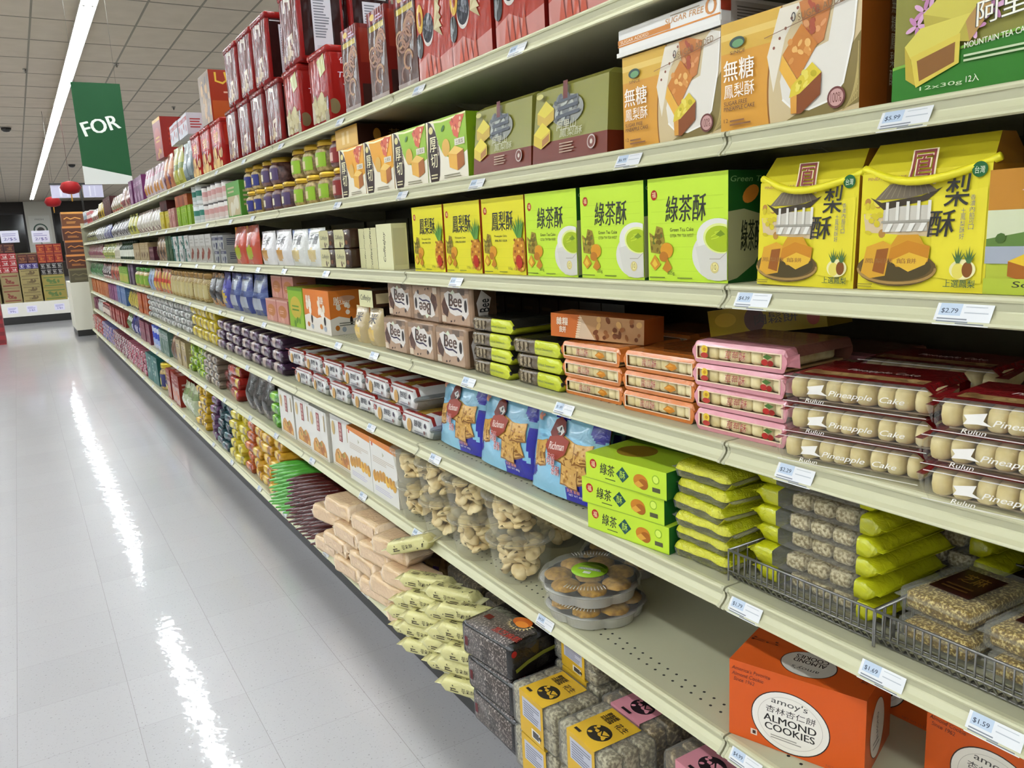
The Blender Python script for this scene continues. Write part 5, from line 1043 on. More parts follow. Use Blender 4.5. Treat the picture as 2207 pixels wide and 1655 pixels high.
def white_box(kind):
    W, D, H = .225, .10, .205; q = MB(); q.box(0, D, -W/2, W/2, 0, H, GL('D5D2CA'), mats={'-y': GL('C4C0B4')}); f, s, t = boxart(q, W, D, H)
    if kind == 0:
        f.poly([(0, 1), (1, 1), (1, .88), (0, .93)], GL('C4742A')); f.circ(.08, .9, .035, 'A8463A'); f.ell(.5, .79, .045, .05, GL('A8A48A'), 3); f.bars(.08, .60, .92, .72, 4, M('B8A894'), 2); f.bars(.1, .1, .92, .2, 3, M('B4B0C4'), 3)
        R = random.Random(5)
        for i in range(7): f.ell(.12+.125*i, .40-.02*abs(i-3)+R.uniform(-.02, .02), .075, .10, GL(R.choice(('C9972E', 'D6A83A', 'B8821E'))), 14, .3); f.ell(.13+.125*i, .40, .04, .06, GL('A8741A'), 10, .3)
        s.ell(.6, .72, .28, .14, GL('9A8A2A')); s.blobs(.4, .62, .85, .82, 8, [GL('8A6A1A'), GL('B89A3A')], .08, 2); t.rect(0, 0, 1, 1, GL('B06A24'))
    elif kind == 1:
        f.poly([(.12, .06), (.88, .06), (.88, .2), (.8, .32), (.66, .38), (.5, .3), (.34, .38), (.2, .32), (.12, .2)], GL('B8813A')); f.ell(.34, .19, .14, .12, GL('C9964A')); f.ell(.66, .19, .14, .12, GL('A8642A')); f.blobs(.2, .1, .8, .3, 14, [GL('8A5A1E'), GL('D6B070'), GL('8C8A3A')], .04, 3)
        f.rect(.44, .55, .60, .92, GL('8A2A2E')); f.vtext('金典餅乾', .465, .57, .575, .90, 'E0D0C0'); f.ell(.16, .75, .08, .14, GL('C4A870')); f.rect(.84, .6, .9, .92, GL('A8946A')); f.rect(.05, .02, .95, .04, M('B8A890'))
        s.vtext('原味蛋捲', .18, .5, .34, .85, '3A3A34'); s.bars(.5, .45, .62, .9, 8, M('8A7A6A'), 3); s.ell(.5, .20, .3, .05, GL('3A2A1E')); s.blobs(.3, .17, .7, .23, 8, [GL('B8862E'), GL('7A5A1E')], .05, 4); s.rect(.28, .04, .72, .11, M('6A6A66')); s.ell(.85, .42, .08, .1, GL('C4B47A'))
    return part('biscuit_carton', q)
W0, W1 = white_box(0), white_box(1)
for i, y in enumerate((2.455, 2.683)): put(W0, (.958, y, zF), 'white carton with orange top and golden wafers, %s the cookie tubs' % ('beside', 'one past')[i], 'carton', 'white cartons with golden wafers')
for i, (y, x) in enumerate(((2.925, .975), (3.16, .962), (3.40, .970), (3.635, .966))): put(W1, (x, y, zF), 'white carton with brown cookie picture and red strip, %s past the golden wafer cartons' % nth(i, 4), 'carton', 'white cartons with red strips')
t = ffill(.16, .14, .055, '5A9A2A', '8CC03A', '3E7A1E', 3, 'snack_pack')
for k in range(3): put(t, (.962+.006*k, 3.86, zF+.0555*k), 'bright green snack pack, %s beside the white cartons' % ('lowest', 'middle', 'topmost')[k], 'snack pack', 'bright green snack packs', rz=.1*k-.1)
t = fpouch(.16, .2, .07, '2A2826', '6A625C', '46423E', 4, 'snack_bag', 3)
for i in range(3): put(t, (.958, 4.06+.17*i, zF+.009), 'black and grey snack bag past the green packs, %s from near end' % nth(i, 3), 'snack bag', 'black and grey snack bags', tilt=(0, .1))
t = ffill(.26, .15, .065, '8A2018', 'A83A2A', 'B89A2A', 5, 'snack_pack')
for k in range(3): put(t, (.96+.008*k, 4.72, zF+.0665*k), 'red snack pack with yellow band, %s of the stack' % ('lowest', 'middle', 'topmost')[k], 'snack pack', 'red snack packs', rz=.08*k-.08)
t = ffill(.2, .15, .065, '5A1A18', '7A2A24', '2A1210', 6, 'snack_pack')
for k in range(2): put(t, (.99, 4.98, zF+.0655*k), 'dark red snack pack beside the banded red packs, %s one' % ('lower', 'upper')[k], 'snack pack', 'dark red snack packs')
# ================================================================ bottom shelf (G)
zG = SHZ['G']+.0006
def brick(lab, ink, cube, kind):
    """block of wrapped cake squares with a paper band"""
    W, D, H = .170, .125, .099; q = MB(); ks = []
    q.box(.012, D-.012, -W/2+.012, W/2-.012, .004, H-.012, cube)
    Rb = random.Random(3)
    for i in range(3):
        for j in range(3):
            for k in range(2):
                if j and i == 1 and not k: continue
                cb = MB(); x0, y0, z0 = .001+j*(D-.002)/3, -W/2+.001+i*(W-.002)/3, .001+k*(H-.002)/2; e = Rb.uniform(.0006, .002)
                cb.rbox(x0+e, x0+(D-.002)/3-e, y0+e, y0+(W-.002)/3-e, z0+e*.3, z0+(H-.002)/2-e, cube, .007, 2); ks.append(part('wrapped_cube', cb))
    sk = MB(); sk.rbox(-.0012, D+.001, -W/2-.0012, W/2+.0012, 0, H+.0008, GRAYFILM, .010, 2)
    b = MB(); y0, y1 = (-W*.275, W*.275); lm = GL(lab, .4)
    b.addm([(-.0022, y1, .0), (-.0022, y0, .0), (-.0022, y1, H+.002), (-.0022, y0, H+.002), (D*.92, y1, H+.002), (D*.92, y0, H+.002)], [(0, 1, 3, 2), (2, 3, 5, 4)], [lm, lm])
    f = Art(b, (-.0022, y1, 0), (0, -1, 0), (0, 0, 1), y1-y0, H); t = Art(b, (-.0022, y1, H+.002), (0, -1, 0), (1, 0, 0), y1-y0, D*.92); k = M(ink)
    t.ell(.56, .38, .30, .21, k); t.blobs(.35, .24, .78, .52, 14, [lm], .05, 3); t.ell(.66, .40, .11, .08, lm); t.line([(.55, .46), (.66, .36), (.78, .44)], .04, k); t.text('黑糖糕', .12, .66, .46, .92, k, 0, .01); t.text('花生', .56, .68, .9, .84, k, 0, .01); t.rect(.3, .04, .6, .1, k) if kind else t.rect(.1, .1, .3, .16, k)
    f.rect(.12, .42, .9, .9, M('B4B4BE' if kind == 0 else 'C9A8AC')); f.bars(.18, .46, .86, .86, 7, M('6A6A7A' if kind == 0 else '8A5A62'), 2); f.rect(.5, .08, .85, .3, 'D8D4CC'); f.rect(.55, .11, .8, .27, M('3A3634')); f.circ(.85, .2, .05, k)
    ks += [part('clear_wrap', sk), part('paper_band', b)]
    return node('cake_brick', q.mesh('cake_brick'), ks)
BY, BP_ = brick('C29A2A', '1E1810', speckle('nut_cake', '6E6450', 'B8B098', 150, .4, .62, .3, '938B76', .5), 0), brick('C4808A', '1E1418', BROWNCAKE, 1)
for (x, y, pk, m, where) in ((.813, 1.330, 0, 2, 'in front, touching the black bricks'), (.815, 1.153, 0, 2, 'in front, one past the black bricks'), (.945, 1.352, 0, 3, 'behind the front yellow ones'), (.942, 1.170, 1, 2, 'behind the second yellow one'), (.925, .955, 1, 2, 'with open space before it'), (.93, .775, 1, 2, 'nearest along the shelf'), (1.08, 1.25, 1, 2, 'in the third row, far side'), (1.08, 1.05, 1, 2, 'in the third row, near side')):
    for k in range(m):
        put(BP_ if pk else BY, (x, y+.003*k, zG+.1035*k), '%s banded brick of wrapped cakes %s, %s' % ('pink' if pk else 'yellow', where, ('lower tier', 'second tier', 'third tier')[k]), 'cake brick', 'banded cake bricks', rz=.02-.03*k, scale=(1, 1, .66) if k == 2 else None)
def black_brick():
    W, D, H = .196, .16, .0885; bk = crinkle('14100F', 40, .5, .14); q = MB()
    q.rbox(0, D, -W/2, W/2, 0, H, bk, .012, 2)
    w = MB(); w.rbox(-.0016, .02, -W*.44, W*.44, H*.08, H*.93, DARKCANDY, .006, 1); w.rbox(.004, D*.6, -W*.42, W*.42, H*.9, H+.0012, DARKCANDY, .004, 1)
    p = MB(); a = Art(p, (.0, W/2, H+.0014), (0, -1, 0), (1, 0, 0), W, D)
    a.ell(.62, .62, .15, .12, GL('B85A1A')); a.ell(.66, .56, .10, .08, GL('D6802A'))
    for i in range(12): a.poly([(.64+.15*math.cos(i*.3+3.2), .56+.14*math.sin(i*.3+3.2)), (.64+.2*math.cos(i*.3+3.3), .56+.2*math.sin(i*.3+3.3)), (.64+.15*math.cos(i*.3+3.45), .56+.14*math.sin(i*.3+3.45))], GL('D8C48A'))
    a.rect(.16, .3, .28, .42, GL('5A1410')); a.text('黑芝麻糕', .5, .14, .95, .28, 'A8281E', 0, .02, .06)
    p2 = MB(); p3 = MB(); f = Art(p2, (-.0022, W/2, 0), (0, -1, 0), (0, 0, 1), W, H); f.rect(.1, .35, .16, .62, GL('5A1418')); f.text('芝麻', .42, .4, .58, .62, '2A2624'); f.text('糕', .44, .18, .56, .36, '2A2624')
    s = Art(p3, (0, -W/2-.0006, 0), (1, 0, 0), (0, 0, 1), D, H); s.line([(.08, .3), (.3, .42), (.6, .5), (.9, .5)], .06, GL('6A6A22')); s.circ(.06, .8, .05, GL('8A1A18'))
    return node('black_candy_brick', q.mesh('black_candy_brick'), [part('clear_window', w), part('top_label', p), part('front_label', p2), part('side_label', p3)])
BK = black_brick()
for k in range(3): put(BK, (.818-.003*k, 1.522+.004*k, zG+.0905*k), 'black wrapped sesame cake brick at the corner of the pile, %s' % ('lowest of three', 'middle of three', 'topmost with sun print')[k], 'cake brick', 'black cake bricks', rz=.03+.05*k)
for k in range(2): put(BK, (.99, 1.53, zG+.0905*k), 'black wrapped sesame cake brick behind the corner pile, %s one' % ('lower', 'upper')[k], 'cake brick', 'black cake bricks')
def wrap_bar(c, ink, fin, seed, W=.19, D=.052, H=.042):
    a, b = crinkle(c, 40, .5, .25), crinkle(fin, 40, .5, .25); rr = random.Random(seed); q = MB()
    P = lambda s, an: b if s < .1 or s > .9 else a
    flow(W, D, H, P, seed, 20, 18, 4.0 if ink else 8.0, .10 if ink else .05, q, .06 if ink else .09); f = Art(q, (-.0012, W/2, 0), (0, -1, 0), (0, 0, 1), W, H, .00006); t = Art(q, (0, W/2, H+.0006), (0, -1, 0), (1, 0, 0), W, D, .00006)
    for A_ in (f, t):
        if ink:
            A_.blobs(.2, .25, .85, .75, 9, [M(ink)], .012, seed); A_.text('花生酥', .42, .38, .62, .66, ink); A_.bars(.25, .3, .38, .6, 2, M(ink), seed)
        else: A_.rect(.16, .2, .84, .8, crinkle('CFB08C', 40, .6, .22))
    return part('wrapped_bar', q)
YBAR = [wrap_bar('CFC88A', '3A2E16', 'D8D2A0', s, .21) for s in (1, 2)]; PB = [wrap_bar('DABC94', None, 'E4CCAC', s, .232, .10, .060) for s in (3, 4, 5)]
n = 0; R = random.Random(12)
for k, (m, x, y0, dy) in enumerate(((4, .842, 1.70, .125), (4, .842, 1.73, .12), (4, .848, 1.70, .12), (3, .858, 1.74, .115), (3, .872, 1.76, .12))):
    for i in range(m):
        put(YBAR[n % 2], (x+.02*(i % 2), y0+dy*i, zG+.0445*k), 'cream yellow printed candy bar, layer %s of the pile, %s from the black bricks' % (ORD[k], nth(i, 9)), 'candy bar', 'cream yellow candy bars', rz=.5+R.uniform(-.06, .06)); n += 1
put(YBAR[0], (.875, 2.10, zG+.262), 'cream yellow candy bar lying askew on top of its pile', 'candy bar', 'cream yellow candy bars', rz=.5, tilt=(-.30, 0))
t = MB(); t.rbox(0, .22, -.11, .11, 0, .17, BROWNCAKE, .012, 2); sk = MB(); sk.rbox(-.0012, .2212, -.1112, .1112, 0, .1712, GRAYFILM, .013, 2)
t = node('candy_slab', t.mesh('candy_slab'), [part('clear_wrap', sk)])
for i, y in enumerate((1.80, 2.04)): put(t, (1.02, y, zG+.0), 'brown wrapped sesame candy slab behind the cream yellow bars, %s one' % ('nearer', 'further')[i], 'candy slab', 'brown candy slabs')
n = 0
for k, (m, x, y0, dy) in enumerate(((4, .850, 2.14, .245), (3, .848, 2.24, .245), (4, .858, 2.15, .24), (3, .872, 2.25, .245))):
    for i in range(m):
        put(PB[n % 3], (x+.01*(i % 2), y0+dy*i, zG+.0635*k), 'peach coloured wrapped loaf, layer %s of the pile, %s from the cream yellow bars' % (ORD[k], nth(i, 9)), 'wrapped loaf', 'peach coloured wrapped loaves', rz=.13+R.uniform(-.07, .07)); n += 1
PU = fpouch(.2, .2, .09, 'A88A5A', '4A2A5A', '8A6A3A', 21, 'snack_bag', 3)
for i in range(2): put(PU, (1.06, 2.28+.21*i, zG+.02), 'purple and tan snack bag behind the peach loaves, %s from near end' % nth(i, 9), 'snack bag', 'purple and tan snack bags', tilt=(0, .25))
ST = [wrap_bar('4A1A16', None, '5A2420', s, .20, .035, .028) for s in (7, 8)]
q = MB(); q.tube([(.01, .10, .008), (.012, .03, .011), (.012, -.03, .011), (.01, -.10, .008)], [.004, .0155, .0155, .004], crinkle('4A1A18', 40, .4, .2), 8); STK = part('candy_stick', q)
q = MB(); q.tube([(.01, .10, .008), (.012, .03, .011), (.012, -.03, .011), (.01, -.10, .008)], [.004, .0155, .0155, .004], crinkle('4E9A34', 40, .4, .18), 8); GST = part('candy_stick', q)
for (t, y0, d, nn, lay) in ((STK, 2.97, 'dark maroon wrapped candy stick', 8, 6), (GST, 3.40, 'bright green wrapped candy stick', 5, 6)):
    for k in range(lay):
        for i in range(nn):
            put(t, (.930+.004*k+R.uniform(0, .012), y0+.052*i+R.uniform(-.006, .006), zG+.0335*k), '%s, layer %s, %s from near end' % (d, ORD[k], nth(i, 9)), 'candy stick', d+'s', rz=1.25+R.uniform(-.12, .12))
RT = ffill(.14, .12, .06, 'B8A888', '8A7A5A', 'C9BDA0', 9, 'clear_snack_pack')
for i in range(14):
    for k in range(3): put(RT, (1.075, 2.80+.15*i, zG+.071+.0615*k), 'tan wafer roll pack at the back, tier %s, %s from near end' % (ORD[k], nth(i, 20)), 'snack pack', 'tan wafer roll packs in the back row', rz=R.uniform(-.02, .02))
BASEBOX = fbox(.3, .2, .07, '8A7A5A', '6A5A3E', '9A8A6A', 2, 'tray_carton', 2)
for i in range(7): put(BASEBOX, (1.07, 2.85+.305*i, zG), 'low tan tray carton under the wafer roll packs, %s from near end' % nth(i, 20), 'carton', 'low tan tray cartons')
def small_bag(c, c2, c3, s, W=.15, D=.13, H=.053): return ffill(W, D, H, c, c2, c3, s, 'snack_pack')
for d, c, c2, c3, y0, m, lay in (('yellow gold candy pack', 'C9962A', 'D8B84A', '8A5A1E', 3.74, 3, 5), ('orange red candy pack', 'A8501E', 'C9743A', '8A3414', 4.25, 1, 5), ('yellow pointed candy pack', 'C4B02A', 'D8C84A', '8A7A1A', 4.43, 2, 5), ('dark teal candy pack', '1E3A40', '2E5A5E', '3A2A3E', 4.79, 2, 5), ('purple candy pack', '5A3A5A', '7A4A6A', '2E2430', 5.14, 1, 5), ('golden yellow candy pack', 'B8921E', 'D0AE3A', '6A501A', 5.46, 2, 5)):
    tt = [small_bag(c, c2, c3, s) for s in (1, 2)]
    for k in range(lay):
        for i in range(m):
            put(tt[(i+k) % 2], (.885+.008*k+R.uniform(0, .02), y0+.17*i+R.uniform(-.006, .006), zG+.054*k), '%s, layer %s, %s from near end' % (d, ORD[k], nth(i, 9)), 'snack pack', d+'s', rz=R.uniform(-.16, .16))
# ================================================================ top shelf (A)
zA = SHZ['A']+.0006
def assorted_box():
    W, D, H = .188, .10, .29; q = MB(); q.box(0, D, -W/2, W/2, 0, H, TM('7A1A14')); f, s, t = boxart(q, W, D, H); f.rect(0, 0, 1, 1, TM('9A3424'))
    f.poly([(0, 0), (1, 0), (1, .18), (.6, .14), (.3, .22), (0, .16)], TM('B87A70')); f.poly([(.05, 1), (.55, 1), (.5, .75), (.15, .7)], TM('A8B090')); f.poly([(.45, 1), (.85, 1), (.92, .72), (.68, .60), (.5, .68)], TM('B8A44A')); f.blobs(.5, .68, .85, .95, 16, [GL('8A7A2A'), GL('D0BE6A')], .03, 2)  # pale pink foot of the front is glare painted into the colour
    f.ell(.34, .40, .16, .13, TM('C9BEB4')); f.ell(.34, .42, .155, .12, TM('2A2A30')); f.blobs(.24, .34, .44, .5, 14, [GL('4A4A52'), GL('16161A')], .03, 3); f.ell(.12, .52, .10, .12, TM('C49A3A')); f.ell(.12, .52, .05, .06, TM('8A3A1A'))
    for k in range(5): f.poly([(.52, .38), (.60+.02*k, .66-.07*k), (.72+.01*k, .60-.075*k)], GL('BFAE7E' if k % 2 else 'A89462', .16))
    for k in range(4): f.poly([(.2+.12*k, .02), (.26+.12*k, .2+.03*(k % 2)), (.31+.12*k, .02)], TM('B0503A'))
    f.ell(.08, .3, .1, .1, TM('32302E')); f.text('什錦餅', .62, .86, .96, .97, 'E0C890'); s.rect(.06, .04, .94, .96, TM('6A1410'))
    return part('assorted_biscuit_box', q)
AS = assorted_box()
for i, y in enumerate((1.283, 1.487, 1.693, 1.878)): put(AS, (.957, y, zA), 'glossy red assorted biscuit box, %s from near end of the top shelf' % nth(i, 4), 'box', 'glossy red assorted biscuit boxes')
def pretzel_box():
    W, D, H = .128, .095, .245; q = MB(); q.box(0, D, -W/2, W/2, 0, H, TM('6A1E18')); f, s, t = boxart(q, W, D, H); f.rect(0, 0, 1, 1, TM('4A2814')); f.rect(0, .86, 1, 1, TM('6A1E1A')); f.ell(.3, .93, .12, .035, GL('C4A02A')); f.rect(.1, .78, .9, .84, TM('A8942E')); f.bars(.5, .88, .9, .95, 2, GL('B898B0'), 1)
    R = random.Random(6)
    for i in range(14):
        x, y, r = R.uniform(.2, .8), R.uniform(.14, .72), R.uniform(.14, .24); f.line([(x+r*math.cos(a*.55), y+r*.45*math.sin(a*.55)) for a in range(R.randint(7, 12))], .05, GL(R.choice(('8A5424', '9C6A2E', '74401A')), .16))
    f.rect(0, 0, 1, .07, TM('8C7A70')); s.rect(.1, .55, .9, .95, TM('7E2A1E')); s.rect(.1, .05, .9, .3, TM('3A2420'))
    return part('pretzel_box', q)
PZ = pretzel_box()
for i, (y, l) in enumerate(((2.042, 'glossy pretzel biscuit box touching the assorted biscuit boxes'), (2.236, 'glossy pretzel biscuit box, middle one of three'), (2.455, 'glossy pretzel biscuit box touching the red cracker tins'))): put(PZ, (.957, y, zA), l, 'box', 'glossy pretzel boxes')
def tin(W, D, H, c, kind):
    q = MB(); a = TM(c); q.rbox(0, D, -W/2, W/2, 0, H*.93, a, .012, 3); f, s, t = boxart(q, W, D, H); f.o.x -= .0004; s.o.y -= .0004
    if kind == 0:
        f.rect(.07, .05, .9, .34, TM('8C7A4A')); f.blobs(.1, .06, .85, .36, 16, [GL('A8985A'), GL('7A6A3A'), GL('B8AC72')], .10, 3); f.poly([(.5, .84), (.85, .9), (.9, .68), (.62, .62)], TM('A8A45A')); f.ell(.88, .26, .06, .09, TM('4A1A18')); s.text('Top One', .2, .55, .9, .65, 'E0D4DC', .15, .01); s.bars(.3, .48, .85, .52, 1, M('C9A8A8')); s.text('健康', .25, .76, .7, .84, 'E6D8D8'); s.ell(.08, .2, .12, .1, TM('7A6A4A'))
    elif kind == 1:
        f.rect(.08, .06, .92, .9, TM('5E2420')); f.line([(.62, .14), (.4, .2), (.44, .36), (.62, .38), (.6, .26)], .09, TM('C9B8A0')); f.line([(.3, .72), (.36, .88), (.6, .84), (.62, .7)], .08, TM('D0C4B4')); f.blobs(.15, .08, .5, .25, 6, [GL('A88A5A'), GL('7A5A34')], .07, 2); s.rect(.08, .06, .92, .9, TM('2A1412')); s.rect(.3, .12, .72, .82, 'C9C6CC'); s.bars(.34, .3, .68, .8, 14, M('6A6A72'), 4); s.rect(.36, .06, .62, .2, 'B4B2B8'); s.bars(.1, .86, .9, .89, 1, M('B8B4B4'))
    else:
        f.blobs(.1, .05, .9, .35, 16, [GL('B8862E'), GL('9A6A1E'), GL('D0A850')], .12, 4); f.rect(.1, .5, .9, .8, TM('9A2A22')); f.text('金禮', .3, .55, .7, .75, 'D8B04A'); s.rect(.1, .45, .9, .85, TM('A83022'))
    l = MB(); l.rbox(-.0025, D+.0025, -W/2-.0025, W/2+.0025, H*.90, H, a, .008, 2)
    return node('biscuit_tin', q.mesh('biscuit_tin'), [part('lid', l)])
T0, T1, T2, T3 = tin(.20, .165, .243, '8A1C18', 0), tin(.20, .17, .243, '6E1A18', 1), tin(.225, .17, .262, '7A1614', 1), tin(.24, .17, .24, '94201A', 2)
for i, y in enumerate((2.76, 3.07)):
    put(T0, (.957, y, zA), 'red cracker tin, lower tier, %s the pretzel boxes' % ('touching', 'one past')[i], 'tin', 'red biscuit tins'); put(T0, (1.145, y, zA), 'red cracker tin behind the front one, %s from near end' % nth(i, 2), 'tin', 'red biscuit tins')
for i, y in enumerate((3.33, 3.57, 3.81, 4.05)): put(T1, (.957, y, zA), 'maroon biscuit tin, lower tier, %s past the cracker tins' % nth(i, 4), 'tin', 'red biscuit tins'); put(T1, (1.145, y, zA), 'maroon biscuit tin in the back row, %s from near end' % nth(i, 4), 'tin', 'red biscuit tins')
for x, y, l in ((.958, 3.03, 'tall dark red tin with white label, upper tier, front, nearest'), (1.15, 3.03, 'tall dark red tin with white label, upper tier, back row'), (.958, 3.44, 'tall dark red tin, upper tier, second from the pretzel boxes'), (.958, 3.69, 'tall dark red tin, upper tier, third from the pretzel boxes'), (.958, 3.95, 'tall dark red tin, upper tier, fourth from the pretzel boxes')): put(T2, (x, y, zA+.2435), l, 'tin', 'red biscuit tins')
for i, y in enumerate((4.40, 4.68, 4.96)): put(T3, (.957, y, zA), 'bright red tin with golden biscuits, %s past the maroon tins' % nth(i, 3), 'tin', 'red biscuit tins'); put(T3, (1.14, y, zA), 'bright red tin in the back row, %s past the maroon tins' % nth(i, 3), 'tin', 'red biscuit tins')
q = MB(); W, D, H = .26, .34, .25; q.box(0, D, -W/2, W/2, 0, H, GL('8A2A14'), mats={'-x': GL('6A4A1E')}); f, s, t = boxart(q, W, D, H); f.blobs(.2, .05, .95, .9, 20, [GL('A8782E'), GL('4A2A14')], .1, 5); s.rect(.02, .02, .98, .4, GL('A04A1E')); s.line([(.10, .95), (.10, .78), (.2, .74), (.26, .8), (.24, .96)], .03, GL('D0A83A')); s.text('BISCUITS', .38, .66, .74, .73, 'D8B8A0'); s.bars(.2, .55, .85, .62, 1, M('C99A80')); s.text('HOLIDAY', .44, .40, .74, .48, 'D8B8A0')
put(part('gift_box', q), (.957, 4.55, zA+.2405), 'large red gift box with white print standing on the bright red tins', 'gift box')
# ================================================================ the far stretch of the shelves
# -- top shelf
run('A', 5.14, .18, 2, fpouch(.17, .24, .06, '5A6A6A', 'A8B0B0', '8C9A9A', 1, 'snack_bag', 1), 'silver teal tall bag', 'snack bag')
run('A', 5.52, .19, 2, fpouch(.18, .25, .06, 'A8A43A', 'C9C46A', '6A7A2A', 2, 'snack_bag', 2), 'yellow green tall bag', 'snack bag')
run('A', 5.10, .17, 4, fbox(.16, .12, .12, 'C9C6CC', 'A8322E', 'B8B4C0', 3, 'carton', 0), 'white box with red band', 'box', z=.26)
run('A', 5.92, .17, 2, fpouch(.16, .24, .06, 'A8643A', 'C98A5A', '6A2A4A', 4, 'snack_bag', 0), 'orange brown tall bag', 'snack bag')
run('A', 6.28, .16, 6, fpouch(.15, .22, .06, 'C4B0B0', 'A86A7A', 'C98A4A', 5, 'gift_pouch', 1), 'pale pink tall pouch', 'pouch')
run('A', 6.1, .30, 1, fbox(.28, .3, .27, '8A1E16', 'A83420', 'D0A02E', 6, 'gift_box', 3), 'tall red gift box with yellow emblem', 'gift box', z=.23)
run('A', 7.27, .22, 4, fbox(.2, .15, .21, '6A2A5A', '8C4A7A', 'C9A8C0', 7, 'carton', 0), 'purple carton', 'carton')
run('A', 8.18, .2, 4, fpouch(.19, .2, .07, 'A89080', '8A4A4A', 'C9B0A0', 8, 'snack_bag', 2), 'beige and rose bag', 'snack bag')
run('A', 9.0, .18, 5, fpouch(.17, .17, .07, '8A8060', 'B8A080', 'A03A2A', 9, 'snack_bag', 3), 'tan patterned bag', 'snack bag')
run('A', 9.92, .25, 3, fbox(.24, .16, .2, '4A2424', '6A3A30', '8A7A6A', 10, 'carton', 2), 'dark maroon carton', 'carton')
run('A', 10.7, .2, 5, fpouch(.19, .2, .07, 'B89A2E', 'D0B84A', '6A4A1E', 11, 'snack_bag', 1), 'golden yellow bag', 'snack bag')
run('A', 11.72, .19, 5, fpouch(.18, .16, .07, '7A3A34', 'A89A8A', 'B8B0A0', 12, 'snack_bag', 2), 'brick red bag', 'snack bag')
run('A', 12.7, .2, 4, fcan(.06, .18, 'A85A5A', 'C9B8B0', '8A2A2A', 13), 'rose coloured canister', 'canister')
run('A', 13.52, .2, 3, fcan(.07, .2, 'B0B4B8', '8A98A0', '6A3A3A', 14), 'silver canister', 'canister')
# -- second shelf
run('B', 4.36, .125, 5, fcan(.05, .098, 'CFC8C0', 'B88A84', 'C4B0A8', 15, 'tin_can', '3A302C'), 'white can with pink print', 'can', .0985, 2)
run('B', 5.02, .15, 2, fcan(.055, .11, 'C9CCC8', '2E6A5A', 'A8B0A8', 16, 'tin_can', 'C9C6BC'), 'white can with green band', 'can', .1105, 2)
run('B', 5.36, .12, 4, fbox(.11, .1, .125, '8CB02E', 'A8C84A', '5A7A1E', 17), 'small lime green carton', 'carton')
run('B', 5.9, .14, 2, fbox(.13, .1, .13, 'C48A80', 'D8B0A0', '8A4A3A', 18), 'pink carton', 'carton')
run('B', 6.22, .16, 2, fbox(.15, .1, .125, 'C4B02E', 'D8CC6A', '8A6A1E', 19), 'yellow carton', 'carton')
run('B', 5.5, .28, 1, fbox(.40, .14, .07, 'A8522A', 'B8703E', '8A3A1A', 20), 'long orange carton', 'carton', z=.126)
run('B', 6.25, .28, 1, fbox(.26, .13, .07, '4A1E1C', '5A2A24', '3A1614', 21), 'dark red carton', 'carton', z=.131)
run('B', 6.62, .18, 8, fpouch(.17, .18, .08, 'B8AE9C', '8A6A60', 'CFC6B0', 22, 'snack_bag', 3), 'pale flecked bag', 'snack bag')
run('B', 8.12, .18, 3, fpouch(.17, .19, .08, 'A8A43A', 'C4BC5A', '6A6A2A', 23, 'snack_bag', 0), 'olive yellow bag', 'snack bag')
run('B', 8.72, .18, 9, fpouch(.17, .17, .08, '6E6866', 'A8A4A0', '3A3430', 24, 'snack_bag', 3), 'grey silver bag', 'snack bag', lean=.12)
run('B', 10.42, .17, 5, fpouch(.16, .17, .08, '3A3A6A', '5A5A8C', '9A9AB0', 25, 'snack_bag', 1), 'dark blue bag', 'snack bag')
run('B', 11.32, .17, 6, fpouch(.16, .17, .08, '9A9A94', '2A2A28', 'C4C4BC', 26, 'snack_bag', 3), 'white and black bag', 'snack bag')
run('B', 12.4, .17, 10, fpouch(.16, .16, .08, '5A5A3A', '8A8A5A', '3A3A24', 27, 'snack_bag', 2), 'moss green bag', 'snack bag')
# -- third shelf
run('C', 4.5, .15, 2, fbox(.14, .12, .075, 'A8A8A4', '3A3E5A', 'C4C0B8', 28), 'white and navy small carton', 'carton', .0755, 2)
run('C', 4.86, .16, 4, fbox(.15, .12, .165, 'C9C6BE', 'B0ACA0', '8A4A3A', 29, 'carton', 1), 'tall white carton', 'carton')
run('C', 5.55, .21, 3, fbox(.2, .12, .085, 'CFCDC8', '2E6E62', 'B09A90', 30, 'carton', 2), 'white carton with teal strip', 'carton', .0855, 2)
run('C', 6.24, .14, 2, fbox(.13, .12, .18, '2A4A2A', '3A5A34', '6A7A5A', 31), 'dark green carton', 'carton')
run('C', 6.56, .17, 3, fpouch(.16, .185, .06, '7A5A3A', '9A7A50', '4A3424', 32, 'snack_bag', 0), 'brown tall bag', 'snack bag')
run('C', 7.1, .17, 2, fbox(.16, .12, .11, '4A1E2A', '6A3A40', 'C4B8B0', 33), 'small maroon carton', 'carton')
run('C', 7.48, .17, 6, fbox(.16, .12, .15, 'A8906A', 'B8A884', '7A5A3E', 34, 'carton', 1), 'tan biscuit carton', 'carton')
run('C', 8.54, .14, 8, fbottle(.055, .185, '22341E', 'C4C4B4', '1A2A18'), 'dark green bottle', 'bottle')
run('C', 9.70, .14, 4, fbottle(.055, .18, 'C4BEAC', 'A8A08A', '8A7A5A'), 'cream white bottle', 'bottle')
run('C', 10.32, .18, 8, fpouch(.17, .18, .08, '9A9A4A', 'B8B060', '5A7A2A', 35, 'snack_bag', 3), 'yellow green flecked bag', 'snack bag')
run('C', 11.84, .19, 12, fpouch(.18, .19, .08, '7A3A4A', 'A0707A', '9A8A70', 36, 'snack_bag', 3), 'dusky red bag', 'snack bag')
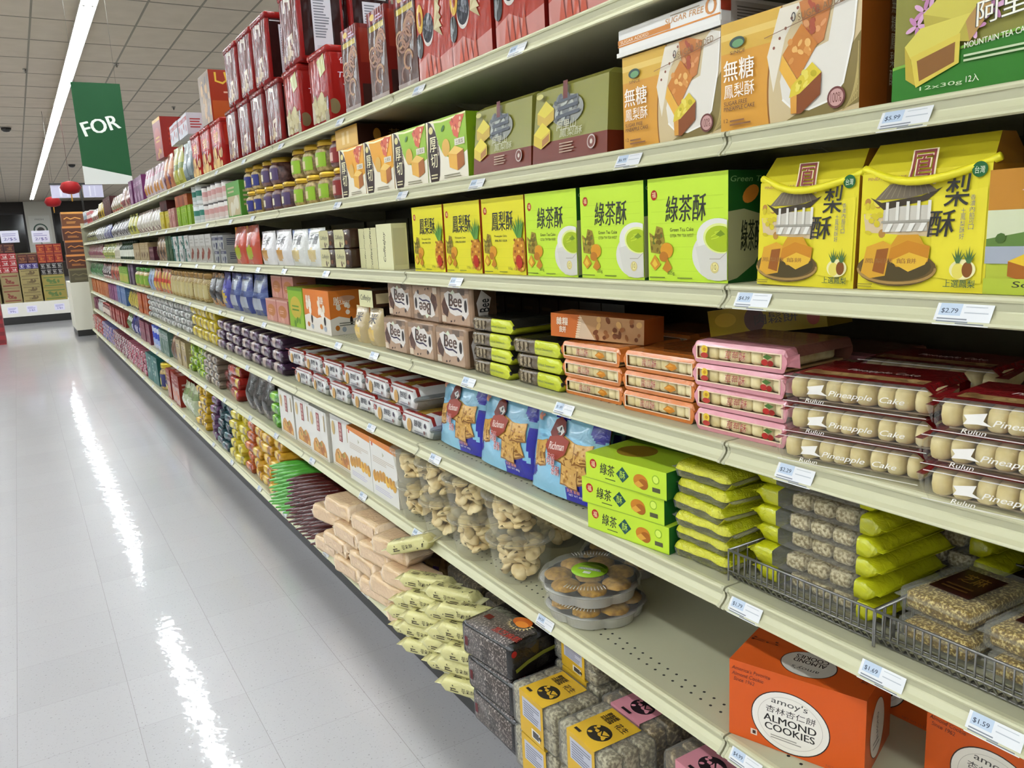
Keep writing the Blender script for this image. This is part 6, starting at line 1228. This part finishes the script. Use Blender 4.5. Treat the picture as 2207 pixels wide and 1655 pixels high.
# -- fourth shelf
run('D', 3.90, .23, 3, fpouch(.22, .20, .08, '2A3A7A', '9AA0AC', '4A5A8C', 37, 'snack_bag', 2), 'blue and silver snack bag', 'snack bag')
run('D', 4.62, .19, 1, fpouch(.18, .2, .08, '2A2A8A', '4A4AA0', 'B89A2A', 38, 'snack_bag', 0), 'royal blue snack bag with gold top', 'snack bag')
run('D', 4.82, .17, 2, fpouch(.16, .19, .08, '1E1A1C', 'A8784A', '3A302C', 39, 'snack_bag', 3), 'black and tan bag', 'snack bag')
run('D', 5.2, .15, 9, fjar(.068, .185, SESAME, 'A89A6A', '8A6A3A', '6A5A34', 'snack_jar', 'B8AC84', 14), 'tall tan candy jar', 'jar')
run('D', 6.58, .17, 5, fpouch(.16, .19, .07, 'A85A34', 'C4A02E', 'B83A24', 40, 'snack_bag', 2), 'red and yellow bag', 'snack bag')
run('D', 7.46, .15, 2, fpouch(.14, .18, .07, '7A90B0', 'A8B4C4', '5A6A8A', 41, 'snack_bag', 1), 'light blue bag', 'snack bag')
run('D', 7.8, .30, 3, fjar(.13, .18, NUT, '6A8A2A', '3E7A2A', '3E7A2A', 'snack_tub', 'A8B04A', 18), 'green lidded snack tub', 'tub')
run('D', 8.74, .2, 2, fbox(.18, .14, .2, '5A4A5A', '7A6A7A', '9A8A9A', 42), 'grey purple carton', 'carton')
run('D', 9.16, .18, 5, fbox(.17, .13, .17, '6A9A3A', 'A8B85A', 'C4A84A', 43, 'carton', 1), 'grass green carton', 'carton')
run('D', 10.1, .2, 5, fpouch(.19, .2, .08, '9A4A3A', 'B89070', '6A2A24', 44, 'snack_bag', 0), 'rust red bag', 'snack bag')
run('D', 11.14, .19, 6, fpouch(.18, .18, .08, '3A2A2C', '9A5A5A', 'C4BCB4', 45, 'snack_bag', 3), 'black and rose bag', 'snack bag')
run('D', 12.3, .19, 10, fpouch(.18, .18, .08, '4A7A4A', '8AA88A', '2E5A34', 46, 'snack_bag', 3), 'sea green bag', 'snack bag')
# -- fifth shelf
run('E', 3.60, .20, 7, ffill(.195, .15, .058, '3A2438', 'A8948A', '5A3A5A', 47, 'cracker_pack'), 'dark plum cracker pack', 'cracker pack', .0585, 3, lean=0)
run('E', 5.0, .21, 4, ffill(.2, .15, .075, 'C0A81E', 'D4C03A', '9A8418', 48, 'cracker_pack'), 'bright yellow pack', 'cracker pack', .0755, 3)
run('E', 5.86, .21, 10, ffill(.205, .16, .05, 'A0A09A', 'BFC0B8', '7A7A74', 49, 'clear_pack'), 'silver clear pack', 'snack pack', .0505, 4)
run('E', 7.98, .17, 4, fbox(.16, .14, .19, 'A8481E', 'B86A3A', '7A2E14', 50, 'carton', 1), 'orange red carton', 'carton')
run('E', 8.68, .18, 5, fpouch(.17, .19, .07, 'A8962A', '3A341E', 'C4B04A', 51, 'snack_bag', 3), 'yellow and black bag', 'snack bag')
run('E', 9.6, .19, 5, fbox(.18, .14, .2, '4A6A9A', '7A94B8', '2E4A7A', 52), 'steel blue carton', 'carton')
run('E', 10.58, .19, 5, fbox(.18, .14, .19, '7A3A6A', 'A0608C', '5A2A4A', 53), 'violet pink carton', 'carton')
run('E', 11.56, .19, 14, fbox(.18, .14, .19, 'B05A24', 'C87A3A', '7A3A18', 54, 'carton', 0), 'burnt orange carton', 'carton')
# -- sixth shelf
run('F', 5.1, .15, 3, ffill(.16, .13, .05, '7A6A5A', 'A89A84', '4A3E34', 55, 'snack_pack'), 'greyish brown pack', 'snack pack', .0505, 4)
run('F', 5.56, .15, 4, ffill(.16, .13, .05, '7A9A24', 'A8BC3A', '4A6A1A', 56, 'candy_pack'), 'yellow green candy pack', 'candy pack', .0505, 4, jit=.03)
run('F', 6.2, .2, 2, fbox(.19, .14, .19, 'A8946A', 'C4B48A', '3A3A5A', 57), 'tan carton', 'carton')
run('F', 6.62, .17, 2, fpouch(.16, .2, .08, '6A4A34', '8A6A4A', '4A2E20', 58, 'snack_bag', 1), 'coffee brown bag', 'snack bag')
run('F', 6.98, .17, 3, fbox(.16, .14, .2, '5A7A6A', 'A8B0AC', '3A5A4A', 59), 'grey green carton', 'carton')
run('F', 7.5, .17, 3, fcan(.075, .2, 'B0B4C4', '2A3E9A', '8A9AC0', 60, 'canister', '2A44A8'), 'white canister with blue lid', 'canister')
run('F', 8.02, .18, 4, fbox(.17, .14, .19, '6A2A3A', '8C5060', '4A1A26', 61, 'carton', 1), 'wine red carton', 'carton')
run('F', 8.76, .19, 4, fpouch(.18, .2, .08, '1E2264', '3A3E8C', 'A8A4C0', 62, 'snack_bag', 1), 'navy blue bag', 'snack bag')
run('F', 9.54, .17, 3, fpouch(.16, .19, .08, '4A6A3A', 'C4C8B8', '6A8A4A', 63, 'snack_bag', 0), 'green and white bag', 'snack bag')
run('F', 10.07, .18, 10, fbox(.17, .14, .17, '8A2A26', 'A85048', 'C4948A', 64, 'carton', 0), 'dull red carton', 'carton')
run('F', 11.9, .17, 6, fjar(.07, .16, NUTD, 'C4B4A8', '8A3A34', '6A2A24', 'snack_jar', 'A89080', 12), 'pink brown jar', 'jar')
run('F', 12.95, .17, 4, fjar(.07, .17, speckle('grey_jar_fill', '7A7A74', 'B8B8B0', 50), 'B8B8B0', 'A8A49A', '8A8A80', 'snack_jar', '9A9A90', 12), 'grey white jar', 'jar')
run('F', 13.65, .16, 4, fbox(.15, .14, .17, '7A2A4A', 'A05A74', '4A1A2E', 65), 'magenta carton', 'carton')
# -- bottom shelf
run('G', 5.84, .16, 3, fpouch(.15, .22, .1, 'B0B898', '7A8A5A', 'D0D4C0', 66, 'snack_bag', 0), 'pale green tall bag', 'snack bag', x=.90)
run('G', 6.34, .2, 3, fbox(.17, .15, .24, '8A2A1E', 'B89A90', 'C46A3A', 67, 'carton', 1), 'red boxed snack', 'box', x=.90)
run('G', 6.98, .2, 1, fpouch(.19, .2, .1, '2A2A6A', '5A5A94', 'B8A83A', 68, 'snack_bag', 0), 'blue and yellow snack bag', 'snack bag', x=.90)
run('G', 7.2, .24, 1, fjar(.11, .23, NUT, '2E2E5A', 'B8A02A', '6A5A1A', 'snack_jar', 'C4B44A', 16), 'blue labelled jar with yellow lid', 'jar', x=.90)
run('G', 7.48, .32, 2, fbox(.29, .16, .25, '1E5A58', '3A7A74', 'B8C4BC', 69, 'carton', 2), 'large teal carton', 'carton', x=.90)
for i, (c, c2, c3, d) in enumerate((('9A4A5A', 'C08090', '6A2434', 'rose red'), ('6A2A3A', '9A5A6A', 'B8B0B0', 'crimson'), ('5A5A8C', '8A8AB0', '9A4A5A', 'blue violet'), ('A03A34', 'C07068', '5A1A1A', 'tomato red'))):
    run('G', 8.16+1.52*i, .165, 9, ffill(.16, .14, .055, c, c2, c3, 70+i, 'candy_pack'), d+' candy pack', 'candy pack', .0555, 4, x=.893)
# -- dim second row, where the front row is low
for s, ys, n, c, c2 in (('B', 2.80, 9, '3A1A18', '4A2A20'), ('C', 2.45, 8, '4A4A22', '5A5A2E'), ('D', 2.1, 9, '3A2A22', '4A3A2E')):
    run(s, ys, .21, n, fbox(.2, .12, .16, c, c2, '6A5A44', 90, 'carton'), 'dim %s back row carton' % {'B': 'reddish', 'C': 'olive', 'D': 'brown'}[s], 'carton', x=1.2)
# ---------------------------------------------------------------- shelf price tags
def price_tag(txt, seed):
    q = MB(); W, H = .066, .0285; R = random.Random(seed)
    q.box(-.0004, 0, -W/2, W/2, 0, H, M('DCDCDC', .3)); a = Art(q, (-.0004, W/2, 0), (0, -1, 0), (0, 0, 1), W, H, .00005)
    a.rect(.06, .42, .46, .96, M('B4C2D2', .35))
    if txt: a.text(txt, .10, .50, .40, .74, '1E2A44', 0, .015)
    a.rect(.52, .55, .94, .60, 'B0B4B8'); a.rect(.52, .82, .9, .85, 'B0B4B8'); a.bars(.06, .12, .7, .36, 2, M('7A7E84'), seed, .5); a.rect(.42, .05, .92, .10, '6A6E74')
    return part('price_tag', q)
TAGS = {}
def tag(s, y, txt, lab):
    k = txt or 'x'
    if k not in TAGS: TAGS[k] = price_tag(txt, len(TAGS))
    x0 = .885 if s == 'G' else .9377
    put(TAGS[k], (x0-.0105, y, SHZ[s]-.0348), lab, 'price tag', 'white shelf price tags', tilt=(0, .50))
for s, y, txt, lab in (('B', .604, '$5.99', 'white price tag below the green tea cake box with pink flowers'), ('B', 1.12, '$6.99', 'white price tag below the golden box beside the olive bags'), ('B', 1.665, '$3.69', 'white price tag below the further olive bag'), ('B', 2.09, '$2.59', 'white price tag below the lime green cake cartons'), ('B', 2.62, '$2.59', 'white price tag below the orange cake cartons'),
        ('C', .838, '$4.39', 'white price tag below the further yellow gift bag'), ('C', .520, '$2.79', 'white price tag nearest along the third shelf'), ('C', 1.80, '$3.59', 'white price tag below the yellow pineapple cartons'), ('C', 2.80, '$1.99', 'white price tag below the coffee biscuit bags'), ('C', 3.33, '$1.99', 'white price tag below the white wafer bags'),
        ('D', .755, '$2.29', 'white price tag below the cake trays with red film'), ('D', 1.345, '$1.89', 'white price tag below the orange biscuit packs'), ('D', 1.765, '$1.79', 'white price tag below the stack of four lime packs'), ('D', 2.40, '$2.19', 'white price tag below the narrow tan bags'), ('D', 2.74, '$2.29', 'white price tag below the orange and white carton'),
        ('E', .848, '$1.79', 'white price tag below the basket of candy packs'), ('E', .603, '$1.69', 'white price tag below the basket of sesame candy'), ('E', .452, '$1.59', 'white price tag nearest along the fifth shelf'), ('E', 1.995, '$2.49', 'white price tag below the blue biscuit bags'), ('E', 2.48, '$2.39', 'white price tag below the white cracker packs'),
        ('F', .845, '$4.99', 'white price tag below the orange almond cookie box'), ('F', 1.455, '$4.59', 'white price tag below the flower shaped trays'), ('F', 2.16, '$3.49', 'white price tag below the fortune cookie tubs'), ('F', 2.62, '$3.99', 'white price tag below the golden wafer cartons'), ('F', 3.2, '$3.99', 'white price tag below the cartons with red strips'),
        ('G', 2.52, '$1.29', 'white price tag below the peach coloured loaves'), ('G', 2.22, '$1.29', 'white price tag below the nearest peach coloured loaf'), ('G', 2.055, '$1.49', 'white price tag below the cream yellow bars'),
        ('A', 1.465, '$8.99', 'white price tag below the assorted biscuit boxes'), ('A', 1.94, '$5.99', 'white price tag between the assorted boxes and the pretzel boxes'), ('A', 2.53, '$9.99', 'white price tag below the furthest pretzel box'), ('A', 3.2, '$9.99', 'white price tag below the red cracker tins')):
    tag(s, y, txt, lab)
R = random.Random(77)
for s in 'ABCDEFG':
    y = {'A': 3.8, 'G': 2.95}.get(s, 3.75); i = 0
    while y < 13.9:
        tag(s, y, None, 'small white price tag on the %s rail, %s of the far stretch' % (SHN[s], nth(i, 99) if i < 16 else 'number %d' % (i+1))); y += R.uniform(.42, .62); i += 1
